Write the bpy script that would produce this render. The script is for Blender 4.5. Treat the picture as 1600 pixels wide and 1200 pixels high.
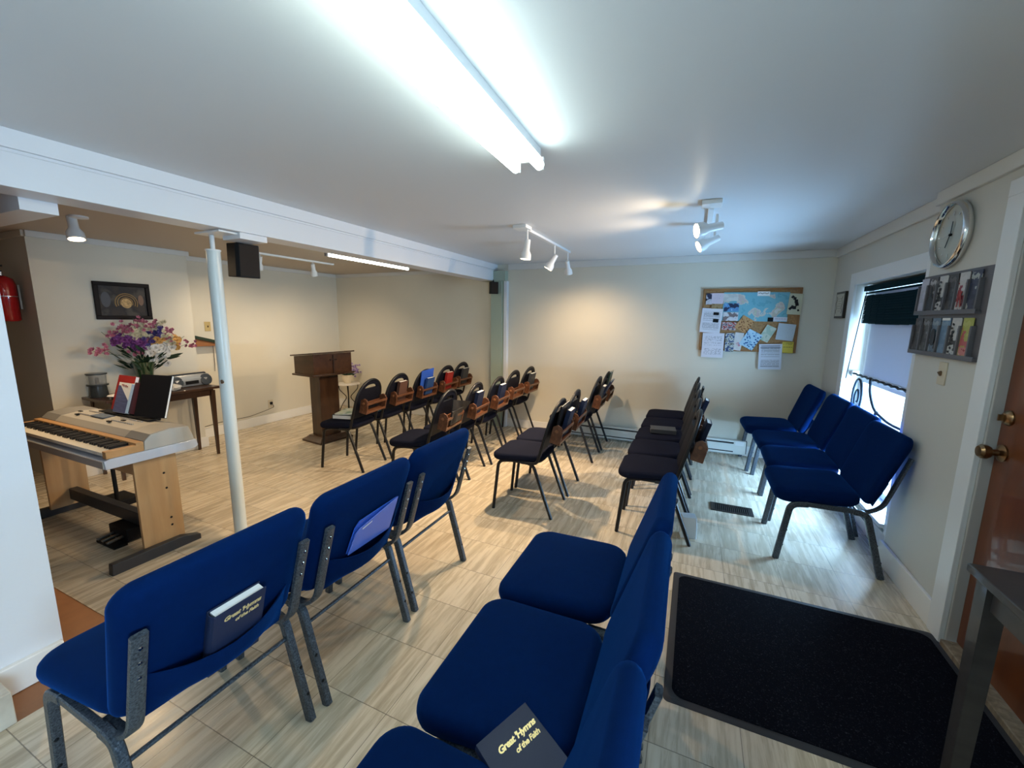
import bpy, bmesh, math, random
from mathutils import Vector, Matrix
random.seed(7)
PI = math.pi
scene = bpy.context.scene
COL = scene.collection
for o in list(bpy.data.objects):
    bpy.data.objects.remove(o)

# ------------------------------------------------------------------ camera
def make_camera():
    yaw, pitch, roll = .4156, .1589, .0114
    f = Vector((-math.sin(yaw)*math.cos(pitch), math.cos(yaw)*math.cos(pitch), -math.sin(pitch)))
    r = Vector((math.cos(yaw), math.sin(yaw), 0))
    u = r.cross(f)
    r2 = r*math.cos(roll)+u*math.sin(roll)
    u2 = -r*math.sin(roll)+u*math.cos(roll)
    M = Matrix((r2, u2, -f)).transposed().to_4x4()
    M.translation = Vector((0, 0, 1.4813))
    cd = bpy.data.cameras.new('camera')
    cd.sensor_width = 36
    cd.lens = 640.98/1600*36
    cd.clip_start = .02
    c = bpy.data.objects.new('camera', cd)
    c.matrix_world = M
    COL.objects.link(c)
    scene.camera = c
make_camera()

# ------------------------------------------------------------------ world, exposure
w = bpy.data.worlds.new('World'); scene.world = w; w.use_nodes = True
bg = w.node_tree.nodes['Background']
bg.inputs[0].default_value = (.55, .78, 1, 1)
bg.inputs[1].default_value = 9
vs = scene.view_settings
vs.view_transform = 'Standard'; vs.look = 'None'; vs.gamma = 1; vs.use_curve_mapping = False
vs.exposure = -0.2
scene.cycles.use_denoising = True
scene.cycles.max_bounces = 8
scene.cycles.diffuse_bounces = 5
scene.cycles.sample_clamp_indirect = 6
scene.cycles.caustics_reflective = False

def light(kind, name, loc, energy, color, target=None, parent=None, **kw):
    l = bpy.data.lights.new(name, kind)
    l.energy = energy; l.color = color
    for k, v in kw.items(): setattr(l, k, v)
    o = bpy.data.objects.new(name, l); COL.objects.link(o)
    o.location = loc
    if target is not None:
        o.rotation_euler = (Vector(target)-Vector(loc)).to_track_quat('-Z', 'Y').to_euler()
    if parent: o.parent = parent
    return o
# daylight that comes in through the low window in the right wall
light('AREA', 'daylight_area', (1.72, 3.83, .58), 330, (.34, .64, 1), (0.2, 3.70, .80), shape='RECTANGLE', size=1.1, size_y=.95)
# added cool fill, as daylight from an unseen, made-up window behind the camera
light('AREA', 'daylight_area', (1.46, -.75, 1.25), 85, (.50, .75, 1), (-.8, -.6, 1.15), shape='RECTANGLE', size=.9, size_y=1.0)

# ------------------------------------------------------------------ helpers
def tag(o, label=None, cat=None, group=None, kind=None):
    if label: o['label'] = label
    if cat: o['category'] = cat
    if group: o['group'] = group
    if kind: o['kind'] = kind
    return o
def link(o, parent=None):
    COL.objects.link(o)
    if parent is not None: o.parent = parent
    return o
def thing(name, label, cat, loc=(0, 0, 0), rz=0, group=None):
    o = bpy.data.objects.new(name, None); link(o)
    o.empty_display_size = .05
    o.location = loc; o.rotation_euler = (0, 0, rz)
    return tag(o, label, cat, group)
def sfill(pts, r, n=5):
    "round the corners of a polyline"
    pts = [Vector(p) for p in pts]; out = [pts[0]]
    for i in range(1, len(pts)-1):
        a, b, c = pts[i-1], pts[i], pts[i+1]
        u = (a-b); v = (c-b)
        rr = min(r, u.length*.49, v.length*.49)
        p0 = b+u.normalized()*rr; p1 = b+v.normalized()*rr
        for k in range(n+1):
            t = k/n
            out.append(p0*(1-t)**2+b*2*t*(1-t)+p1*t*t)
    out.append(pts[-1]); return out

class MB:
    def __init__(s): s.bm = bmesh.new(); s.mi = 0
    def _f(s, vs):
        try:
            f = s.bm.faces.new(vs); f.material_index = s.mi; return f
        except ValueError: return None
    def box(s, c, d, M=None, taper=None):
        c = Vector(c); v = []
        for k in (-1, 1):
            for i, j in ((-1, -1), (1, -1), (1, 1), (-1, 1)):
                tx = ty = 1
                if taper and k == 1: tx, ty = taper
                p = Vector((i*d[0]/2*tx, j*d[1]/2*ty, k*d[2]/2))
                p = (M @ p if M else p)+c
                v.append(s.bm.verts.new(p))
        s._f(v[3::-1]); s._f(v[4:8])
        for i in range(4): s._f([v[i], v[(i+1) % 4], v[4+(i+1) % 4], v[4+i]])
        return s
    def bx(s, x0, x1, y0, y1, z0, z1):
        return s.box(((x0+x1)/2, (y0+y1)/2, (z0+z1)/2), (x1-x0, y1-y0, z1-z0))
    def loft(s, loops, cap0=True, cap1=True, closed=True):
        L = [[s.bm.verts.new(p) for p in lp] for lp in loops]
        n = len(L[0]); m = n if closed else n-1
        for a, b in zip(L, L[1:]):
            for i in range(m): s._f([a[i], a[(i+1) % n], b[(i+1) % n], b[i]])
        if cap0: s._f(L[0][::-1])
        if cap1: s._f(L[-1])
        return s
    def tube(s, pts, r, n=8, flat=None, cap=True, radii=None):
        "sweep; flat=(a,b) half sizes makes a rectangular-ish bar (a across binormal, b across normal)"
        pts = [Vector(p) for p in pts]; loops = []; N = None
        for i, p in enumerate(pts):
            t = (pts[min(i+1, len(pts)-1)]-pts[max(i-1, 0)]).normalized()
            if N is None:
                ref = Vector((0, 1, 0)) if abs(t.y) < .9 else Vector((0, 0, 1))
                N = (ref-t*ref.dot(t)).normalized()
            else:
                N = (N-t*N.dot(t)).normalized()
            B = t.cross(N)
            if flat:
                a, b = flat; q = .72
                sh = [(a, b*q), (a*q, b), (-a*q, b), (-a, b*q), (-a, -b*q), (-a*q, -b), (a*q, -b), (a, -b*q)]
                loops.append([p+N*x+B*y for x, y in sh])
            else:
                rr = radii[i] if radii else r
                loops.append([p+(N*math.cos(2*PI*k/n)+B*math.sin(2*PI*k/n))*rr for k in range(n)])
        return s.loft(loops, cap, cap)
    def lathe(s, prof, c=(0, 0, 0), n=24, M=None, cap=True):
        c = Vector(c); loops = []
        for r, z in prof:
            lp = []
            for k in range(n):
                p = Vector((r*math.cos(2*PI*k/n), r*math.sin(2*PI*k/n), z))
                lp.append((M @ p if M else p)+c)
            loops.append(lp)
        return s.loft(loops, cap, cap)
    def prism(s, poly, d, M=None):
        "poly in local XY, extruded +d in local z, mapped by M (4x4)"
        M = M or Matrix.Identity(4)
        return s.loft([[M @ Vector((x, y, 0)) for x, y in poly], [M @ Vector((x, y, d)) for x, y in poly]])
    def ball(s, c, r, n=8, m=6, sc=(1, 1, 1)):
        prof = []
        c = Vector(c); loops = []
        for j in range(1, m):
            a = PI*j/m-PI/2
            loops.append([c+Vector((r*sc[0]*math.cos(a)*math.cos(2*PI*k/n), r*sc[1]*math.cos(a)*math.sin(2*PI*k/n), r*sc[2]*math.sin(a))) for k in range(n)])
        return s.loft(loops)
    def build(s, name, m, parent=None, bevel=0, smooth=35, seg=2):
        bm = s.bm
        bmesh.ops.recalc_face_normals(bm, faces=bm.faces)
        me = bpy.data.meshes.new(name); bm.to_mesh(me); bm.free()
        for x in (m if isinstance(m, (list, tuple)) else [m]): me.materials.append(x)
        if smooth:
            me.polygons.foreach_set('use_smooth', [True]*len(me.polygons))
            me.set_sharp_from_angle(angle=math.radians(smooth))
        o = bpy.data.objects.new(name, me); link(o, parent)
        if bevel:
            b = o.modifiers.new('bevel', 'BEVEL'); b.width = bevel; b.segments = seg
            b.limit_method = 'ANGLE'; b.angle_limit = math.radians(40)
        return o
def copy_tree(o, parent=None):
    c = o.copy(); COL.objects.link(c)
    if parent is not None: c.parent = parent
    for ch in list(o.children): copy_tree(ch, c)
    return c
def R3(ax, a): return Matrix.Rotation(a, 3, ax)
def aim(direction, up='Y'): return Vector(direction).to_track_quat('Z', up).to_matrix()
def T4(loc, R=None):
    M = (R.to_4x4() if R else Matrix.Identity(4)); M.translation = Vector(loc); return M
def text_part(body, size, m, parent, M, name='lettering', extrude=.0004, shear=0, bold=0, align='LEFT', space=1):
    cu = bpy.data.curves.new('t', 'FONT'); cu.body = body; cu.size = size; cu.extrude = extrude
    cu.shear = shear; cu.offset = bold; cu.align_x = align; cu.space_character = space; cu.resolution_u = 3
    to = bpy.data.objects.new('t', cu); COL.objects.link(to)
    dg = bpy.context.evaluated_depsgraph_get()
    me = bpy.data.meshes.new_from_object(to.evaluated_get(dg)); bpy.data.objects.remove(to)
    me.transform(M); me.materials.clear(); me.materials.append(m); me.name = name
    return link(bpy.data.objects.new(name, me), parent)

# ------------------------------------------------------------------ materials
MATS = {}
def mat(name, col, rough=.5, metal=0, bump=0, bscale=200, var=0, vscale=5, spec=.28, sheen=0, emit=None, es=1, trans=0, coat=0, alpha=1, bstretch=None, col2=None):
    if name in MATS: return MATS[name]
    m = bpy.data.materials.new(name); m.use_nodes = True; MATS[name] = m
    nt = m.node_tree; b = nt.nodes['Principled BSDF']
    c = tuple(col)+(1,)
    b.inputs['Base Color'].default_value = c
    b.inputs['Roughness'].default_value = rough
    b.inputs['Metallic'].default_value = metal
    b.inputs['Specular IOR Level'].default_value = spec
    b.inputs['Transmission Weight'].default_value = trans
    b.inputs['Coat Weight'].default_value = coat
    b.inputs['Sheen Weight'].default_value = sheen
    b.inputs['Alpha'].default_value = alpha
    if emit:
        b.inputs['Emission Color'].default_value = tuple(emit)+(1,); b.inputs['Emission Strength'].default_value = es
    tc = nt.nodes.new('ShaderNodeTexCoord')
    mp = nt.nodes.new('ShaderNodeMapping'); nt.links.new(tc.outputs['Object'], mp.inputs[0])
    if bstretch: mp.inputs['Scale'].default_value = bstretch
    if var or col2:
        n = nt.nodes.new('ShaderNodeTexNoise'); n.inputs['Scale'].default_value = vscale; n.inputs['Detail'].default_value = 6
        nt.links.new(mp.outputs[0], n.inputs['Vector'])
        r = nt.nodes.new('ShaderNodeValToRGB')
        r.color_ramp.elements[0].position = .3; r.color_ramp.elements[1].position = .7
        c2 = col2 if col2 else [x*(1-var) for x in col]
        r.color_ramp.elements[0].color = tuple(c2)+(1,)
        r.color_ramp.elements[1].color = c if col2 else tuple(min(1, x*(1+var)) for x in col)+(1,)
        nt.links.new(n.outputs['Fac'], r.inputs[0]); nt.links.new(r.outputs[0], b.inputs['Base Color'])
    if bump:
        n = nt.nodes.new('ShaderNodeTexNoise'); n.inputs['Scale'].default_value = bscale; n.inputs['Detail'].default_value = 3
        nt.links.new(mp.outputs[0], n.inputs['Vector'])
        u = nt.nodes.new('ShaderNodeBump'); u.inputs['Strength'].default_value = bump; u.inputs['Distance'].default_value = .002
        nt.links.new(n.outputs['Fac'], u.inputs['Height']); nt.links.new(u.outputs[0], b.inputs['Normal'])
    return m
def wood(name, c1, c2, rough=.4, scale=9, stretch=(1, 1, .12), coat=0):
    m = mat(name, c1, rough, coat=coat); nt = m.node_tree; b = nt.nodes['Principled BSDF']
    tc = nt.nodes.new('ShaderNodeTexCoord'); mp = nt.nodes.new('ShaderNodeMapping'); mp.inputs['Scale'].default_value = stretch
    n = nt.nodes.new('ShaderNodeTexNoise'); n.inputs['Scale'].default_value = scale*4; n.inputs['Detail'].default_value = 8; n.inputs['Distortion'].default_value = .6
    r = nt.nodes.new('ShaderNodeValToRGB'); e = r.color_ramp.elements
    e[0].position = .32; e[1].position = .68; e[0].color = tuple(c2)+(1,); e[1].color = tuple(c1)+(1,)
    nt.links.new(tc.outputs['Object'], mp.inputs[0]); nt.links.new(mp.outputs[0], n.inputs['Vector'])
    nt.links.new(n.outputs['Fac'], r.inputs[0]); nt.links.new(r.outputs[0], b.inputs['Base Color'])
    return m
def floor_mat():
    m = mat('vinyl_tile', (.5, .45, .36), .3); nt = m.node_tree; b = nt.nodes['Principled BSDF']; N = nt.nodes.new; L = nt.links.new
    tc = N('ShaderNodeTexCoord'); sx = N('ShaderNodeSeparateXYZ'); L(tc.outputs['Object'], sx.inputs[0])
    def mth(op, a, bb=None, c=None):
        n = N('ShaderNodeMath'); n.operation = op
        for i, v in enumerate((a, bb, c)):
            if v is None: continue
            if isinstance(v, (int, float)): n.inputs[i].default_value = v
            else: L(v, n.inputs[i])
        return n.outputs[0]
    T = .3048
    u = mth('DIVIDE', mth('ADD', sx.outputs[0], .9599), T); v = mth('DIVIDE', mth('SUBTRACT', sx.outputs[1], 1.0314), T)
    fu = mth('FLOOR', u); fv = mth('FLOOR', v)
    du = mth('MINIMUM', mth('SUBTRACT', u, fu), mth('SUBTRACT', 1, mth('SUBTRACT', u, fu)))
    dv = mth('MINIMUM', mth('SUBTRACT', v, fv), mth('SUBTRACT', 1, mth('SUBTRACT', v, fv)))
    joint = mth('LESS_THAN', mth('MINIMUM', mth('MULTIPLY', du, 1.25), dv), .0052)
    cb = N('ShaderNodeCombineXYZ'); L(fu, cb.inputs[0]); L(fv, cb.inputs[1])
    wn = N('ShaderNodeTexWhiteNoise'); wn.noise_dimensions = '2D'; L(cb.outputs[0], wn.inputs['Vector'])
    # streaks run along y, shifted per tile
    cb2 = N('ShaderNodeCombineXYZ'); L(mth('MULTIPLY', sx.outputs[0], 19), cb2.inputs[0])
    L(mth('ADD', mth('MULTIPLY', sx.outputs[1], 1.7), mth('MULTIPLY', wn.outputs['Value'], 37)), cb2.inputs[1])
    L(mth('MULTIPLY', wn.outputs['Value'], 91), cb2.inputs[2])
    n1 = N('ShaderNodeTexNoise'); n1.inputs['Scale'].default_value = 1.6; n1.inputs['Detail'].default_value = 5; n1.inputs['Roughness'].default_value = .62; n1.inputs['Distortion'].default_value = .35
    L(cb2.outputs[0], n1.inputs['Vector'])
    n2 = N('ShaderNodeTexNoise'); n2.inputs['Scale'].default_value = 5; n2.inputs['Detail'].default_value = 4
    L(cb2.outputs[0], n2.inputs['Vector'])
    r = N('ShaderNodeValToRGB'); e = r.color_ramp.elements
    e[0].position = .22; e[0].color = (.31, .255, .185, 1)
    e[1].position = .78; e[1].color = (.68, .61, .50, 1)
    k = e.new(.42); k.color = (.46, .385, .28, 1)
    k = e.new(.55); k.color = (.585, .505, .385, 1)
    mixf = mth('ADD', mth('MULTIPLY', n1.outputs['Fac'], .78), mth('MULTIPLY', n2.outputs['Fac'], .22))
    L(mixf, r.inputs[0])
    hs = N('ShaderNodeHueSaturation'); L(r.outputs[0], hs.inputs['Color']); L(mth('ADD', .93, mth('MULTIPLY', wn.outputs['Value'], .14)), hs.inputs['Value'])
    mx = N('ShaderNodeMixRGB'); L(mth('MULTIPLY', joint, .75), mx.inputs[0]); L(hs.outputs[0], mx.inputs[1]); mx.inputs[2].default_value = (.12, .10, .08, 1)
    L(mx.outputs[0], b.inputs['Base Color'])
    L(mth('ADD', .16, mth('MULTIPLY', n1.outputs['Fac'], .22)), b.inputs['Roughness'])
    bu = N('ShaderNodeBump'); bu.inputs['Strength'].default_value = .15; bu.inputs['Distance'].default_value = .001
    L(mth('SUBTRACT', mixf, joint), bu.inputs['Height']); L(bu.outputs[0], b.inputs['Normal'])
    return m
def paper_mat(name, base, ink=(.12, .12, .14), pitch=.009, m0=.1, top=.12, w=.2, h=.27, dens=.5, ragged=True):
    "sheet with lines of small print; object space x,y in the sheet plane"
    m = mat(name, base, .7); nt = m.node_tree; b = nt.nodes['Principled BSDF']; N = nt.nodes.new; L = nt.links.new
    tc = N('ShaderNodeTexCoord'); sx = N('ShaderNodeSeparateXYZ'); L(tc.outputs['Object'], sx.inputs[0])
    def mth(op, a, bb=None):
        n = N('ShaderNodeMath'); n.operation = op
        for i, v in enumerate((a, bb)):
            if v is None: continue
            if isinstance(v, (int, float)): n.inputs[i].default_value = v
            else: L(v, n.inputs[i])
        return n.outputs[0]
    row = mth('DIVIDE', sx.outputs[1], pitch); fr = mth('FRACT', mth('ADD', row, 100)); rf = mth('FLOOR', row)
    line = mth('LESS_THAN', fr, .45)
    ax = mth('LESS_THAN', mth('ABSOLUTE', sx.outputs[0]), w*(.5-m0)); ay = mth('LESS_THAN', mth('ABSOLUTE', sx.outputs[1]), h*(.5-top))
    cb = N('ShaderNodeCombineXYZ'); L(mth('MULTIPLY', sx.outputs[0], 1/.011), cb.inputs[0]); L(mth('MULTIPLY', rf, 7.3), cb.inputs[1])
    ns = N('ShaderNodeTexNoise'); ns.inputs['Scale'].default_value = 1; L(cb.outputs[0], ns.inputs['Vector'])
    word = mth('GREATER_THAN', ns.outputs['Fac'], 1-dens)
    wn = N('ShaderNodeTexWhiteNoise'); wn.noise_dimensions = '1D'; L(rf, wn.inputs['W'])
    keep = mth('GREATER_THAN', wn.outputs['Value'], .2 if ragged else -1)
    f = line
    for x in (ax, ay, word, keep): f = mth('MULTIPLY', f, x)
    mx = N('ShaderNodeMixRGB'); L(mth('MULTIPLY', f, .75), mx.inputs[0]); mx.inputs[1].default_value = tuple(base)+(1,); mx.inputs[2].default_value = tuple(ink)+(1,)
    L(mx.outputs[0], b.inputs['Base Color'])
    return m
def patch_mat(name, cols, scale=20, kind='NOISE', rough=.6, pos=None, stretch=(1, 1, 1)):
    "irregular printed picture made of hard-edged colour patches"
    m = mat(name, cols[0], rough); nt = m.node_tree; b = nt.nodes['Principled BSDF']; N = nt.nodes.new; L = nt.links.new
    tc = N('ShaderNodeTexCoord'); mp = N('ShaderNodeMapping'); mp.inputs['Scale'].default_value = stretch; L(tc.outputs['Object'], mp.inputs[0])
    r = N('ShaderNodeValToRGB'); r.color_ramp.interpolation = 'CONSTANT' if kind != 'SOFT' else 'LINEAR'
    if kind == 'VORONOI':
        n = N('ShaderNodeTexVoronoi'); n.inputs['Scale'].default_value = scale; L(mp.outputs[0], n.inputs['Vector']); L(n.outputs['Distance'], r.inputs[0])
    else:
        n = N('ShaderNodeTexNoise'); n.inputs['Scale'].default_value = scale; n.inputs['Detail'].default_value = 4; L(mp.outputs[0], n.inputs['Vector']); L(n.outputs['Fac'], r.inputs[0])
    e = r.color_ramp.elements
    pos = pos or [0]+[.36+.28*i/(max(1, len(cols)-2)) for i in range(len(cols)-1)]
    e[0].position = pos[0]; e[0].color = tuple(cols[0])+(1,)
    e[1].position = pos[1]; e[1].color = tuple(cols[1])+(1,)
    for p_, c_ in zip(pos[2:], cols[2:]):
        k = e.new(p_); k.color = tuple(c_)+(1,)
    L(r.outputs[0], b.inputs['Base Color'])
    return m

WALL = mat('wall_paint', (.66, .62, .52), .55, bump=.12, bscale=60, var=.02, vscale=2)
WALLG = mat('wall_paint_grey', (.60, .585, .53), .5, bump=.12, bscale=60)
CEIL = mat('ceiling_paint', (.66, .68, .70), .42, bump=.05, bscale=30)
CEIL2 = mat('stage_ceiling_warm_lit', (.50, .43, .35), .5)  # brown tint of the stage light is put into this ceiling colour
WHITE = mat('white_gloss_paint', (.72, .73, .76), .32, bump=.25, bscale=18, bstretch=(1, 1, 3))
TRIM = mat('trim_paint', (.66, .65, .62), .38)
BASEB = mat('baseboard_paint', (.78, .77, .74), .4)
METALW = mat('white_enamel', (.75, .76, .76), .3)
FLOOR = floor_mat()
BROWNF = mat('brown_hardboard', (.26, .115, .05), .4, var=.12, vscale=12)
BLUE = mat('royal_blue_fabric', (.0004, .011, .062), .95, bump=.35, bscale=900, spec=.05, var=.06, vscale=40, sheen=.25)
_b = BLUE.node_tree.nodes['Principled BSDF']; _b.inputs['Sheen Tint'].default_value = (.01, .22, .9, 1); _b.inputs['Sheen Roughness'].default_value = .35
NAVYF = mat('charcoal_fabric', (.0085, .010, .021), .9, bump=.3, bscale=700, spec=.06)
VINYLB = mat('black_vinyl', (.006, .007, .014), .55, bump=.1, bscale=300, spec=.16)
BLACKM = mat('black_powder_coat', (.012, .012, .014), .35)
PLASTB = mat('black_plastic', (.009, .009, .010), .5, spec=.15)
def hammer():
    m = mat('hammertone_grey', (.13, .155, .185), .36, metal=.5, bump=.8, bscale=160, col2=(.025, .03, .04), vscale=190)
    return m
HAMMER = hammer()
CHROME = mat('chrome', (.75, .75, .74), .12, metal=1)
ALU = mat('aluminium', (.55, .55, .55), .35, metal=1)
BRASS = mat('aged_brass', (.26, .155, .075), .28, metal=1)
BRASSP = mat('brass_plate', (.62, .46, .2), .4, metal=.7)
GOLD = mat('gold_foil', (.80, .62, .28), .35, metal=.3)
RACKW = wood('rack_stained_wood', (.15, .062, .032), (.075, .028, .014), .35, stretch=(1, .15, 1), coat=.3)
LECT = wood('lectern_pine_stain', (.066, .030, .014), (.032, .014, .007), .3, scale=5, coat=.4)
DOORW = wood('door_stained_wood', (.17, .048, .014), (.11, .028, .009), .35, scale=3, coat=.5)
MAPLE = wood('keyboard_light_wood', (.56, .36, .18), (.44, .26, .12), .45, scale=3)
CHERRY = wood('keyboard_trim_wood', (.54, .31, .14), (.46, .25, .10), .4, scale=3, stretch=(.1, 1, 1))
TABLEW = wood('table_dark_wood', (.060, .028, .016), (.03, .014, .008), .3, scale=4, coat=.3)
NEART = wood('grey_brown_table', (.052, .046, .046), (.034, .030, .030), .32, scale=5, stretch=(.2, 1, 1), coat=.3)
CORK = mat('cork', (.36, .20, .09), .9, bump=.5, bscale=150, var=.25, vscale=60)
BOARDF = wood('board_frame_wood', (.33, .16, .06), (.24, .11, .04), .5, stretch=(.2, 1, .2))
PAGES = mat('page_edges', (.82, .82, .79), .7)
NAVYC = mat('navy_book_cloth', (.012, .020, .055), .5, bump=.15, bscale=500)
GREYC = mat('charcoal_book_cloth', (.05, .055, .065), .5, bump=.15, bscale=500)
BLKC = mat('black_book_cover', (.012, .012, .014), .4)
BROWNC = mat('brown_book_cloth', (.10, .05, .038), .55)
REDC = mat('red_book_cloth', (.30, .022, .02), .45)
ROYALC = mat('blue_plastic_folder', (.03, .10, .50), .3)
ROYALL = mat('light_blue_folder_face', (.10, .18, .62), .25)
GREENB = mat('dark_green_fabric', (.004, .020, .028), .9, spec=.08)
LAMPGLOW = mat('warm_bulb_glow', (1, .9, .7), .5, emit=(1, .76, .44), es=26)
LAMPSOFT = mat('warm_bulb_glow_dim', (1, .9, .7), .5, emit=(1, .74, .42), es=9)
TUBE = mat('fluorescent_tube_glow', (1, 1, 1), .5, emit=(.80, .98, .93), es=26)
TUBE2 = mat('fluorescent_tube_glow_far', (1, 1, 1), .5, emit=(.95, 1, .88), es=24)
def glass_mat():
    m = bpy.data.materials.new('window_glass'); m.use_nodes = True; nt = m.node_tree; nt.nodes.clear()
    o = nt.nodes.new('ShaderNodeOutputMaterial'); mx = nt.nodes.new('ShaderNodeMixShader'); t = nt.nodes.new('ShaderNodeBsdfTransparent'); g = nt.nodes.new('ShaderNodeBsdfGlossy')
    g.inputs['Roughness'].default_value = .02; lw = nt.nodes.new('ShaderNodeLayerWeight'); lw.inputs[0].default_value = .5; f = nt.nodes.new('ShaderNodeMath'); f.operation = 'POWER'; f.inputs[1].default_value = 5; nt.links.new(lw.outputs['Facing'], f.inputs[0])
    nt.links.new(f.outputs[0], mx.inputs[0]); nt.links.new(t.outputs[0], mx.inputs[1]); nt.links.new(g.outputs[0], mx.inputs[2]); nt.links.new(mx.outputs[0], o.inputs[0])
    return m
GLASS = glass_mat()
def shade_mat():
    m = bpy.data.materials.new('roller_shade_vinyl'); m.use_nodes = True; nt = m.node_tree; nt.nodes.clear()
    o = nt.nodes.new('ShaderNodeOutputMaterial'); mx = nt.nodes.new('ShaderNodeMixShader'); t = nt.nodes.new('ShaderNodeBsdfTranslucent'); g = nt.nodes.new('ShaderNodeBsdfDiffuse')
    t.inputs[0].default_value = (.52, .56, .66, 1); g.inputs[0].default_value = (.62, .64, .68, 1); mx.inputs[0].default_value = .12
    nt.links.new(g.outputs[0], mx.inputs[1]); nt.links.new(t.outputs[0], mx.inputs[2]); nt.links.new(mx.outputs[0], o.inputs[0])
    return m
SHADE = shade_mat()

# ------------------------------------------------------------------ room shell
XR, XF, XL = 1.17, 1.22, -5.36      # near right wall, far right wall, left wall
YB = 5.064                           # back wall
ZC, ZL = 2.18, 2.14                  # ceilings
def struct(name, mb, m, parent=None, bevel=0, **k):
    o = mb.build(name, m, parent, bevel, **k)
    if parent is None: tag(o, kind='structure')
    return o
YN = -1.7
m = MB(); m.bx(-2.165, 1.45, YN, .857, -.05, 0).bx(-7.2, 1.45, .857, YB+.1, -.05, 0); struct('floor', m, FLOOR, smooth=0)
m = MB(); m.bx(-7.2, -2.165, YN, .857, -.05, -.002); struct('floor', m, BROWNF, smooth=0)
m = MB(); m.bx(-2.5, 1.45, YN, YB+.1, ZC, ZC+.08); struct('ceiling', m, CEIL, smooth=0)
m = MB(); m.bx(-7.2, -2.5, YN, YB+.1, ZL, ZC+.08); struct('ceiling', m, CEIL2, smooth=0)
m = MB(); m.bx(-7.2, 1.45, YB, YB+.1, 0, ZC); struct('wall_back', m, WALL, smooth=0)
# right wall: near part stands 5 cm proud of the far part; window and door openings
WY0, WY1, WZ0, WZ1 = 3.22, 4.42, .20, 1.79
m = MB()
m.bx(XF, XF+.16, 3.10, WY0, 0, ZC).bx(XF, XF+.16, WY1, YB, 0, ZC).bx(XF, XF+.16, WY0, WY1, 0, WZ0).bx(XF, XF+.16, WY0, WY1, WZ1, ZC)
m.bx(XR, XF+.16, 2.40, 3.10, 0, ZC)
DY0, DY1, DZ = 1.42, 2.40, 2.0
m.bx(XR, XF+.16, DY0, DY1, DZ, ZC).bx(XR, XF+.16, -.25, DY0, 0, ZC)
m.bx(XR, XF+.16, -.25-1.0, -.25, 0, .7).bx(XR, XF+.16, -1.25, -.25, 1.8, ZC).bx(XR, XF+.16, YN, -1.25, 0, ZC)
struct('wall_right', m, WALLG, smooth=0)
m = MB(); m.bx(-7.2, 1.45, YN-.1, YN, 0, ZC); struct('wall_front', m, WALL, smooth=0)
# left side: stub wall beside the camera, stage walls
m = MB(); m.bx(-2.46, -2.36, YN, .65, 0, ZC); struct('wall_left', m, WHITE, smooth=0)
m = MB(); m.bx(XL-.1, XL, 2.7, YB, 0, ZL); m.bx(-7.1, -5.0, 1.56, 2.72, 0, ZL); m.bx(-7.2, -7.1, YN, 1.56, 0, ZL)
struct('wall_left', m, WALL, smooth=0)
# header beam
m = MB(); m.bx(-2.66, -2.48, YN, YB, 1.965, ZC); m.bx(-2.48, -2.462, YN, YB, 2.108, ZC); m.bx(-2.48, -2.474, YN, YB, 2.094, 2.101)
struct('trim_1', m, WHITE, bevel=.002)
m = MB(); m.bx(-7.1, -2.66, .83, .95, 1.915, ZL); struct('trim_2', m, WHITE)
m = MB(); m.bx(-2.52, -2.36, 4.98, YB, 0, 1.965); m.bx(-2.36, -2.30, 5.0, YB, 0, 1.965); m.bx(-2.66, -2.31, 4.97, YB, 1.965, 2.09)
struct('trim_3', m, [mat('shaded_trim_white', (.36, .42, .34), .45)], bevel=.002)  # grey-green puts the shade on the pilaster front into its colour
m = MB(); m.bx(-2.335, -2.295, 4.995, YB-.002, 0, 1.96); struct('trim_3', m, WHITE)
m = MB(); m.bx(-2.66, -2.50, 1.66, 1.83, 1.93, 1.965); struct('trim_4', m, WHITE)
# crown boards
def crown(x0, x1, y0, y1, z1, h=.075): return MB().bx(x0, x1, y0, y1, z1-h, z1)
struct('trim_5', crown(-2.30, XF, YB-.02, YB, ZC), TRIM, bevel=.003)
struct('trim_6', crown(XF-.022, XF, 3.10, YB-.02, ZC, .085), TRIM, bevel=.003)
struct('trim_7', crown(XR-.022, XR, YN, 3.10, ZC, .07), TRIM, bevel=.003)
struct('trim_8', crown(XL, -2.66, YB-.02, YB, ZL, .05), TRIM, bevel=.003)
struct('trim_9', crown(XL, XL+.02, 2.72, YB-.02, ZL, .05), TRIM, bevel=.003)
struct('trim_10', crown(-5.0, -4.98, 1.56, 2.74, ZL, .05), TRIM, bevel=.003)
struct('trim_11', crown(-7.1, -5.0, 1.54, 1.56, ZL, .05), WALL, bevel=.003)
# baseboards
def bb(name, x0, x1, y0, y1, h=.115): return struct(name, MB().bx(x0, x1, y0, y1, 0, h), BASEB, bevel=.004)
bb('baseboard_back', -2.30, XF, YB-.018, YB); bb('baseboard_back', XL, -2.52, YB-.018, YB)
bb('baseboard_left', XL, XL+.018, 2.72, YB-.018, .12); bb('baseboard_left', -5.0, -4.982, 1.56, 2.74)
bb('baseboard_left', -2.36, -2.335, YN, .645, .12)
bb('baseboard_right', XF-.018, XF, 3.10, YB-.018, .14); bb('baseboard_right', XR-.018, XR, 2.49, 3.12, .14)
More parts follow.
